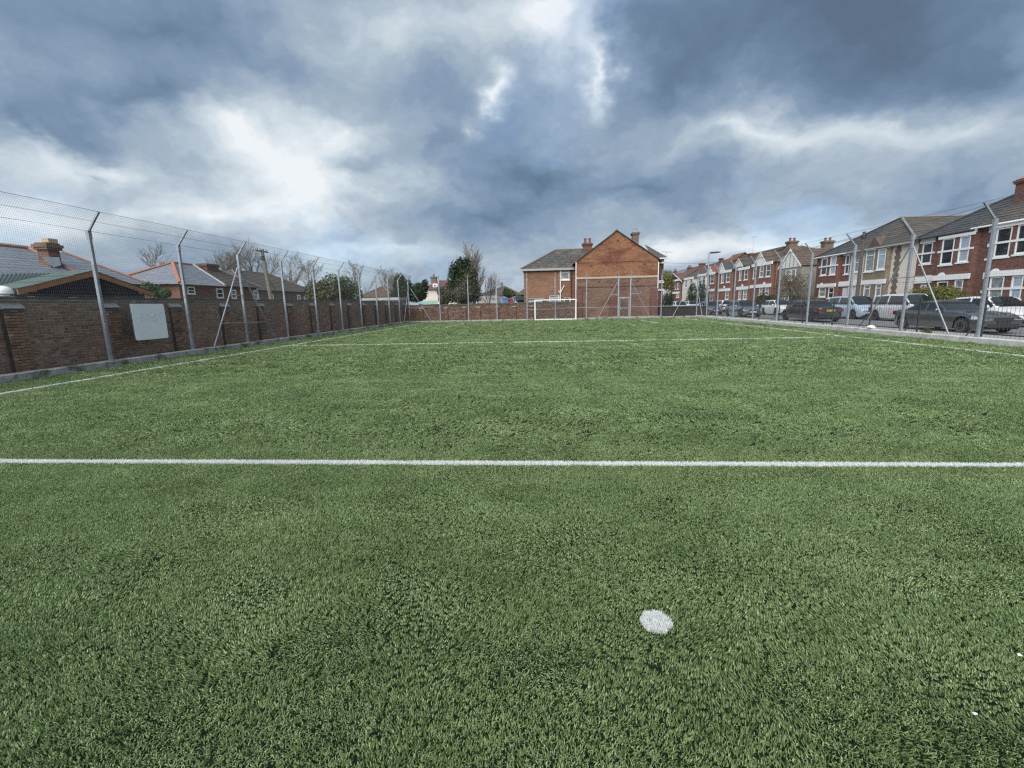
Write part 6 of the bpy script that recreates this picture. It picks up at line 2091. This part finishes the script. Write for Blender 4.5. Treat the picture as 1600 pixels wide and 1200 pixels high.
# ================================================================== cars
def car(label, loc, heading, paint, L=4.4, W=1.76, H=1.42, kind='hatch', plate='w', rim=None, group='parked cars'):
    """local axes: +x forward, y left, z up; heading turns +x into the world"""
    T = thing('parked_car', label, 'car', loc, heading, group, local=True)
    hl, hw = L / 2, W / 2
    wr = 0.315
    xf, xr = hl - 0.84, -hl + 0.80
    if kind == 'saloon':
        belt = 0.90; g = (0.95, 0.30, -0.80, -1.45)
        deck = [(-hl, .70), (-hl + .06, .93), (-hl + .35, .985), (-1.45, .99), (.95, .95), (hl - .65, .83), (hl - .15, .70), (hl, .55)]
    elif kind == 'coupe':
        belt = 0.88; g = (0.75, 0.02, -0.85, -1.75)
        deck = [(-hl, .66), (-hl + .06, .90), (-hl + .3, .95), (-1.7, .95), (.75, .92), (hl - .7, .84), (hl - .18, .68), (hl, .52)]
    elif kind == 'mpv':
        belt = 0.98; g = (1.42, 0.55, -hl + .45, -hl + .08)
        deck = [(-hl, .72), (-hl + .04, .98), (-hl + .3, .99), (1.42, 1.0), (hl - .5, .86), (hl - .12, .70), (hl, .52)]
    else:
        belt = 0.92; g = (1.12, 0.42, -hl + .75, -hl + .12)
        deck = [(-hl, .68), (-hl + .04, .93), (-hl + .3, .95), (1.12, .95), (hl - .55, .83), (hl - .14, .68), (hl, .52)]

    def interp(tab, x):
        for (a, za), (b, zb) in zip(tab, tab[1:]):
            if x <= b:
                t = (x - a) / (b - a) if b > a else 0
                t = max(0, min(1, t)); return za + (zb - za) * t
        return tab[-1][1]
    n = 76
    xs = sorted(set([-hl + L * i / n for i in range(n + 1)] + [-hl + .02, -hl + .05, hl - .02, hl - .05, hl - .1]))
    rows = []
    for x in xs:
        e = abs(x) / hl
        w = hw * (1 - .20 * max(0, e - .72) ** 2 / .0784 - .05 * e ** 6)
        zt = interp(deck, x)
        zb = .20 + (.10 * max(0, (e - .9) / .1))
        ar = 0
        for xw in (xf, xr):
            d = abs(x - xw)
            if d < wr + .07: ar = max(ar, math.sqrt(max(0, (wr + .07) ** 2 - d * d)) + wr - .0)
        zb2 = max(zb, ar)
        z1 = max(zb2 + .02, .34); z2 = max(z1 + .02, .58); z3 = max(z2 + .015, zt - .12)
        rows.append([(x, w * .95, zb2), (x, w * .99, z1), (x, w, z2), (x, w * .985, z3), (x, w * .935, max(z3 + .01, zt - .025)), (x, w * .62, zt + .012), (x, 0, zt + .022)])
    body = MB()
    pts = []
    for rw in rows:
        pts += rw + [(x, -y, z) for x, y, z in reversed(rw[:-1])]
    m = 13
    fs = []
    for i in range(len(rows) - 1):
        for k in range(m - 1):
            fs.append((i * m + k, i * m + k + 1, (i + 1) * m + k + 1, (i + 1) * m + k))
    fs += [tuple(range(m)), tuple((len(rows) - 1) * m + k for k in range(m))]
    body.add(pts, fs)
    # cabin: stations split into glass and painted parts
    side, screen, rear, shell = MB(), MB(), MB(), MB()
    ns = 30
    tops = [(g[3], belt), (g[2], H - .05), ((g[1] + g[2]) / 2, H), (g[1], H - .035), (g[0], belt)]
    cs = []
    gx = sorted(set([g[3] + (g[0] - g[3]) * i / ns for i in range(ns + 1)] + [g[1], g[2]]))
    for x in gx:
        zt = interp(tops, x)
        zt = max(zt, belt + .004)
        f = (zt - belt) / (H - belt)
        e = abs(x) / hl
        wb = hw * .925 * (1 - .12 * max(0, e - .7) ** 2 / .09); wt = hw * (.925 - .20 * f)
        zc = belt - .03
        cs.append([(x, wb, zc), (x, wb - (wb - wt) * .08, zc + (zt - zc) * .13), (x, wb - (wb - wt) * .86, zc + (zt - zc) * .86), (x, wt * .93, zt - .012 * f), (x, wt * .78, zt + .005), (x, 0, zt + .02 * f)])
    for i in range(len(cs) - 1):
        x0, x1 = cs[i][0][0], cs[i + 1][0][0]; xm = (x0 + x1) / 2
        for s in (1, -1):
            for k in range(5):
                q = [cs[i][k], cs[i][k + 1], cs[i + 1][k + 1], cs[i + 1][k]]
                q = [(a, b * s, c) for a, b, c in q]
                tgt = shell
                inside = g[3] + .30 < xm < g[0] - .22
                pillar = abs(xm - (g[1] + g[2]) / 2 - .05) < .05
                if k == 1 and inside and not pillar: tgt = side
                if k >= 4 and xm > g[1] + .02 and xm < g[0] - .02: tgt = screen
                if k >= 4 and xm < g[2] - .02 and xm > g[3] + .03: tgt = rear
                if k == 3 and ((g[1] + .1 < xm < g[0] - .06)): tgt = screen
                if k == 3 and ((g[3] + .05 < xm < g[2] - .1)): tgt = rear
                tgt.poly(*q)
    for mb in (side, screen, rear, shell):          # weld
        pass

    def weld(mb, nm, mat, sm):
        me = bpy.data.meshes.new(nm); me.from_pydata(mb.v, [], mb.f)
        bm = bmesh.new(); bm.from_mesh(me); bmesh.ops.remove_doubles(bm, verts=bm.verts, dist=.0005); bmesh.ops.recalc_face_normals(bm, faces=bm.faces); bm.to_mesh(me); bm.free()
        me.materials.append(mat)
        me.polygons.foreach_set('use_smooth', [True] * len(me.polygons)); me.set_sharp_from_angle(angle=R(sm))
        return link(nm, me, T)
    bo = weld(body, 'body', paint, 34)
    weld(shell, 'roof', paint, 40)
    weld(side, 'side_window', CARGLASS, 40); weld(screen, 'windscreen', CARGLASS, 40); weld(rear, 'rear_window', CARGLASS, 40)
    MB().box(-hl + .15, hl - .15, -hw * .80, hw * .80, .18, .62).build('underbody', PLASTIC, T)
    # shut lines and handles
    for s in (1, -1):
        mb = MB()
        for x in (.72 if kind != 'saloon' else .8, -.18, -1.0):
            if abs(x - xr) < .15: x += .25
            mb.box(x - .005, x + .005, s * hw * .992 - .004, s * hw * .992 + .007, .36, belt - .08)
        mb.build('shut_line', PLASTIC, bo)
        for x in (-.05, -.9):
            MB().box(x - .09, x + .07, s * hw * .985 - .012, s * hw * .985 + .022, belt - .19, belt - .16).build('handle', PLASTIC if kind == 'hatch' else paint, bo)
        mb = MB(); mb.lathe([(.02, -.06), (.075, -.04), (.085, .02), (.05, .05), (.01, .055)], (g[0] - .32, s * (hw + .07), belt + .06), axis='x', n=10)
        mb.box(g[0] - .36, g[0] - .31, s * (hw - .08) - .03, s * (hw) + .03, belt + .01, belt + .05)
        mb.build('mirror', paint, T, 50)
        # wheels
        for xw in (xf, xr):
            y = s * (hw - .115)
            w = MB().lathe([(.10, -.06), (.17, -.05), (.17, .05), (.10, .06)], (xw, y, wr), axis='y', n=14).build('wheel', PLASTIC, T)
            MB().lathe([(.20, -.10), (.285, -.105), (.312, -.075), (.315, 0), (.312, .075), (.285, .105), (.20, .10)], (xw, y, wr), axis='y', n=24).build('tyre', TYRE, w, 40)
            rm = MB()
            yo = y + s * .088
            rm.lathe([(.045, -.012), (.05, .012)], (xw, yo, wr), axis='y', n=10)
            for k in range(10 if kind in ('coupe', 'saloon') else 7):
                a = 2 * math.pi * k / (10 if kind in ('coupe', 'saloon') else 7)
                rm.bar((xw + .03 * math.cos(a), yo, wr + .03 * math.sin(a)), (xw + .205 * math.cos(a), yo, wr + .205 * math.sin(a)), .034, .02, up=(0, 1, 0))
            for k in range(20):
                a, b = 2 * math.pi * k / 20, 2 * math.pi * (k + 1) / 20
                rm.bar((xw + .207 * math.cos(a), yo, wr + .207 * math.sin(a)), (xw + .207 * math.cos(b), yo, wr + .207 * math.sin(b)), .02, .03, up=(0, 1, 0))
            rm.build('rim', rim or ALLOY, w)
        # lamps
        def shell_y(x, k):
            j = min(range(len(rows)), key=lambda i: abs(rows[i][0][0] - x)); return rows[j][k]
        a, b = shell_y(hl - .06, 3), shell_y(hl - .42, 3)
        c, d = shell_y(hl - .42, 4), shell_y(hl - .06, 4)
        q = [Vector((p[0], p[1] * s, p[2])) + Vector((.012, s * .012, .004)) for p in (a, b, c, d)]
        lo = [q[0] - Vector((0, 0, .07)), q[1] - Vector((0, 0, .05))]
        MB().prism([lo[0], lo[1], q[2], q[3]], (0.004, s * .01, .004)).build('headlight', LAMP_LENS, T)
        fz = interp(deck, hl - .1)
        MB().box(hl - .055, hl + .006, s * hw * .44 if s > 0 else -hw * .78, s * hw * .78 if s > 0 else -hw * .44, .56, min(.68, fz - .03)).build('headlight_front', LAMP_LENS, T)
        a, b = shell_y(-hl + .04, 2), shell_y(-hl + .30, 2)
        MB().prism([Vector((a[0], a[1] * s + s * .008, .66)), Vector((b[0], b[1] * s + s * .006, .70)), Vector((b[0] + .02, b[1] * s, .86)), Vector((a[0] - .0, a[1] * s + s * .004, .88))], (-.006, s * .012, 0)).build('tail_light', RED_LENS, T)
        MB().box(-hl - .008, -hl + .05, s * hw * .52 if s > 0 else -hw * .86, s * hw * .86 if s > 0 else -hw * .52, .68, .86).build('tail_light', RED_LENS, T)
    MB().box(hl - .03, hl + .012, -hw * .38, hw * .38, .54, .66).build('grille', PLASTIC, T)
    MB().box(hl - .02, hl + .010, -hw * .62, hw * .62, .26, .40).build('lower_grille', PLASTIC, T)
    f = MB().box(hl + .013, hl + .022, -.26, .26, .42, .53).build('front_plate', PLATE_W if kind != 'coupe' else PLASTIC, T)
    b = MB().box(-hl - .020, -hl - .009, -.26, .26, .70, .81).build('rear_plate', PLATE_Y, T)
    for o, x, s in ((f, hl + .0225, 1), (b, -hl - .0225, -1)):
        mb = MB(); zc = .475 if s > 0 else .755
        for k in range(7):
            y = (-.2 + k * .066 + (.02 if k > 3 else 0))
            mb.box(x - .001, x + .001, y - .004 - .018, y - .004 + .004, zc - .035, zc + .035)
            if k % 2: mb.box(x - .001, x + .001, y + .006, y + .02, zc - .03, zc + .03)
            else: mb.box(x - .001, x + .001, y - .0, y + .02, zc + .012, zc + .033)
        mb.build('plate_characters', INK, o)
    MB().box(-hl - .006, -hl + .03, -hw * .7, hw * .7, .30, .38).build('bumper_trim', PLASTIC, T)
    return T


def cars():
    P_BLACK = paint_mat('black_paint', (0.010, 0.010, 0.013, 1), .25)
    P_GREEN = paint_mat('grey_green_paint', (0.13, 0.145, 0.15, 1), .2, .8)
    P_SLATE = paint_mat('dark_slate_paint', (0.42, 0.46, 0.49, 1), .2, 1.0)
    P_SILVER = paint_mat('silver_paint', (0.70, 0.72, 0.75, 1), .3, .3)
    P_BLUE = paint_mat('pale_blue_paint', (0.46, 0.57, 0.70, 1), .28, .3)
    P_RED = paint_mat('red_paint', (0.42, 0.02, 0.05, 1), .25)
    P_WHITE = paint_mat('white_car_paint', (0.70, 0.72, 0.73, 1), .3)
    N = -math.pi / 2         # facing the viewer (towards -Y)
    S = math.pi / 2
    z = -.02
    car('dark grey coupe parked nearest behind the railings', (18.30, 21.75, z), N, P_GREEN, 4.75, 1.84, 1.36, 'coupe')
    car('pale blue people carrier parked across the road', (23.0, 35.6, z), N, P_BLUE, 4.3, 1.76, 1.66, 'mpv')
    car('tall silver people carrier next to the yellow hedge', (23.0, 30.6, z), N, P_SILVER, 4.5, 1.80, 1.72, 'mpv')
    car('white hatchback parked across the road behind the nearest coupe', (22.9, 25.0, z), N, P_WHITE, 4.2, 1.74, 1.48, 'hatch')
    car('black saloon seen from behind with yellow number plate', (18.45, 33.0, z), S, P_BLACK, 4.7, 1.8, 1.44, 'saloon', rim=BLACKST)
    car('black hatchback facing the viewer beyond the black saloon', (22.9, 41.4, z), N, P_BLACK, 4.0, 1.7, 1.42, 'hatch')
    car('white hatchback half hidden by the black saloon', (22.9, 46.3, z), N, P_WHITE, 4.1, 1.72, 1.45, 'hatch')
    car('dark grey hatchback parked facing the viewer on the pitch side', (18.35, 43.4, z), N, P_SLATE, 4.35, 1.78, 1.50, 'hatch')
    car('silver estate parked across the road beside the grey hatchback', (22.9, 60.5, z), S, P_SILVER, 4.5, 1.76, 1.52, 'mpv')
    car('bright red hatchback parked across the road', (22.9, 55.2, z), N, P_RED, 3.9, 1.68, 1.42, 'hatch')
    car('silver blue car parked by the low dark wall', (18.4, 52.2, z), N, P_SLATE, 4.4, 1.76, 1.45, 'saloon')
    car('white hatchback parked further up behind the low dark wall', (18.4, 63.5, z), N, P_WHITE, 4.2, 1.74, 1.48, 'hatch')
    car('pale silver car parked far up the street', (22.9, 72.5, z), N, P_SILVER, 4.3, 1.74, 1.48, 'hatch')
    # vehicle, barrel and crate over the far wall
    P = PY(808, 466, 52.5)
    car('small dark van body glimpsed over the far wall', (P.x, 54.0, 1.0), R(-70), P_SLATE, 3.4, 1.5, 1.5, 'mpv', group='vehicle behind wall')
    MB()


cars()


def small_things():
    # mound the things behind the far wall stand on
    o = MB().box(-5.6, -2.1, 46.5, 56, -.03, 0.98).build('raised_yard', PAVING)
    tag(o, 'raised yard behind the far wall', kind='structure')
    blue = worn('blue_plastic', (0.045, 0.16, 0.42, 1), .5, .2, 4)
    red = worn('dull_red_plastic', (0.25, 0.035, 0.06, 1), .6, .2, 4)
    p = PY(789, 471, 50)
    b = thing('wheelie_bin', 'bright blue wheelie bin standing behind the far wall', 'bin', (p.x, 50, .98))
    MB().prism([(p.x - .26, 49.75, 1.0), (p.x + .26, 49.75, 1.0), (p.x + .26, 50.2, 1.0), (p.x - .26, 50.2, 1.0)], (0, 0, 1.18)).build('body', blue, b)
    MB().prism([(p.x - .31, 49.68, 2.19), (p.x + .31, 49.68, 2.19), (p.x + .31, 50.26, 2.19), (p.x - .31, 50.26, 2.19)], (0, 0, .09)).build('lid', blue, b)
    MB().tube([(p.x - .25, 50.3, 2.15), (p.x + .25, 50.3, 2.15)], .025, 6).build('handle', blue, b)
    p = PY(798, 470, 50.4)
    b = thing('wheelie_bin', 'dull red wheelie bin next to the blue bin', 'bin', (p.x, 50.4, .98))
    MB().prism([(p.x - .26, 50.2, 1.0), (p.x + .26, 50.2, 1.0), (p.x + .26, 50.6, 1.0), (p.x - .26, 50.6, 1.0)], (0, 0, 1.05)).build('body', red, b)
    MB().prism([(p.x - .30, 50.14, 2.06), (p.x + .30, 50.14, 2.06), (p.x + .30, 50.68, 2.06), (p.x - .30, 50.68, 2.06)], (0, 0, .08)).build('lid', red, b)
    # far floodlight-like poles
    for px, yt, yb, Y, lab in ((774, 430, 470, 58, 'thin grey pole with short crossbar beyond the far wall'), (780, 432, 470, 70, 'second thin pole behind the white bungalow'), (714.5, 449, 473, 47.5, 'short pale post in front of the ivy conifer')):
        a = PY(px, yt, Y)
        t = thing('thin_pole', lab, 'pole', (a.x, Y, 0))
        MB().tube([(a.x, Y, 0), a], [.07, .045], 8).build('pole', STEEL if px != 714.5 else POLEWOOD, t)
        if px != 714.5:
            MB().bar(a + Vector((-.35, 0, -.1)), a + Vector((.35, 0, -.1)), .06, .06).build('crossarm', STEEL, t)
    # street lamp
    base = PX(1103, 488, 16.3); top = PX(1106.5, 396, 16.3)
    s = thing('street_lamp', 'tall grey street lamp with flat lantern by the far corner', 'lamp', (16.3, base.y, 0))
    MB().tube([(16.3, base.y, 0), (16.3, base.y, 1.2), (16.3, base.y, top.z)], [.10, .075, .05], 10).build('column', STEEL, s)
    MB().tube([(16.3, base.y, top.z - .03), (17.2, base.y, top.z + .02)], .035, 8).build('arm', STEEL, s)
    MB().prism([(16.4, base.y - .1, top.z), (17.35, base.y - .12, top.z + .03), (17.35, base.y + .12, top.z + .03), (16.4, base.y + .1, top.z)], (0, 0, .10)).build('lantern', PLASTIC, s)
    # telegraph pole across the road with wires
    t = PX(1350.5, 362, 25.0)
    g = thing('telegraph_pole', 'brown wooden telegraph pole in front of the cream house', 'pole', (25.0, t.y, 0.08))
    MB().tube([(25.0, t.y, .08), (25.0, t.y, t.z)], [.15, .11], 10).build('pole', POLEBROWN, g)
    MB().tube([(25.0, t.y, t.z - .5), (25.0, t.y, t.z - .28)], .17, 8).build('junction', PLASTIC, g)
    def wire(label, a, b, sag):
        a, b = Vector(a), Vector(b)
        pts = [a.lerp(b, i / 14) - Vector((0, 0, sag * 4 * (i / 14) * (1 - i / 14))) for i in range(15)]
        tag(MB().tube(pts, .011, 4).build('overhead_wire', PLASTIC), label, 'wire', 'overhead wires')
    top = Vector((25.0, t.y, t.z - .2))
    wire('overhead wire from the telegraph pole to the nearest house chimney', top, (28.6, 29.2, 7.6), .3)
    wire('lower overhead wire from telegraph pole to the nearest house', top - Vector((0, 0, .1)), (27.0, 28.0, 6.1), .3)
    wire('overhead wire from telegraph pole toward the street lamp end', top, (25.5, 75, 7.3), .6)
    wire('overhead wire from telegraph pole to the gabled end house', top - Vector((0, 0, .1)), (12.0, 47, 5.3), .7)
    # low dark wall at the end of the railings
    w = thing('low_wall', 'low dark brick wall between end house and railings', 'wall', (13, 44.6, 0))
    MB().box(10.9, 15.6, 44.55, 44.80, -.03, .98).build('wall', worn('sooty_brick', (0.04, 0.036, 0.036, 1), .9, .4, 8, bump_s=.4), w)
    MB().box(10.85, 15.65, 44.5, 44.85, .981, 1.06).build('coping', COPING, w)
    # garden walls and gate piers across the street
    for i, (ya, yb, lab) in enumerate(((25.0, 27.6, 'low brick garden wall under the nearest house bay'), (31.6, 35.2, 'low brick garden wall below the yellow hedge'), (36.0, 42.4, 'low garden wall in front of the cream house'), (43.2, 47.6, 'low garden wall in front of the black roofed brick house'), (48.6, 56.0, 'garden wall below the brown tree'), (57, 66, 'garden wall before the orange brick houses'), (67, 90, 'garden wall running on toward the street end'))):
        w = thing('garden_wall', lab, 'wall', (26.05, (ya + yb) / 2, .08))
        MB().box(26.0, 26.18, ya, yb, .05, .75).build('wall', BR_DARK if i % 2 else BR_RED, w)
        MB().box(25.97, 26.21, ya - .02, yb + .02, .751, .83).build('coping', COPING, w)
        for y in (ya - .18, yb + .18):
            MB().box(25.92, 26.26, y - .17, y + .17, .05, 1.15).build('pier', BR_DARK, w)
            MB().box(25.88, 26.30, y - .21, y + .21, 1.151, 1.23).build('pier_cap', COPING, w)
    # bins in the front gardens
    for y, colr, lab in ((27.9, (0.02, 0.07, 0.045, 1), 'dark green bin by the nearest house gate'), (49.0, (0.02, 0.03, 0.03, 1), 'black bin beside the pebbledashed house')):
        b = thing('garden_bin', lab, 'bin', (26.45, y, .08))
        m = worn('bin_%d' % int(y), colr, .5, .2, 4)
        MB().prism([(26.3, y - .25, .1), (26.75, y - .25, .1), (26.75, y + .25, .1), (26.3, y + .25, .1)], (0, 0, .95)).build('body', m, b)
        MB().prism([(26.24, y - .3, 1.051), (26.8, y - .3, 1.051), (26.8, y + .3, 1.051), (26.24, y + .3, 1.051)], (0, 0, .08)).build('lid', m, b)
    # white bag left on the right kerb
    p = PX(1361, 514.5, 14.2)
    r = random.Random(3)
    pts = []
    mb = MB()
    prof = [(.02, 0), (.15, .02), (.17, .07), (.12, .12), (.05, .15), (.01, .16)]
    mb.lathe(prof, (14.2, p.y, .19), n=12)
    mb.v = [(x + r.uniform(-.02, .02), y + r.uniform(-.02, .02), z + r.uniform(0, .015)) for x, y, z in mb.v]
    tag(mb.build('plastic_bag', WHITE, None, 60), 'crumpled white bag lying on the right kerb', 'bag')


small_things()
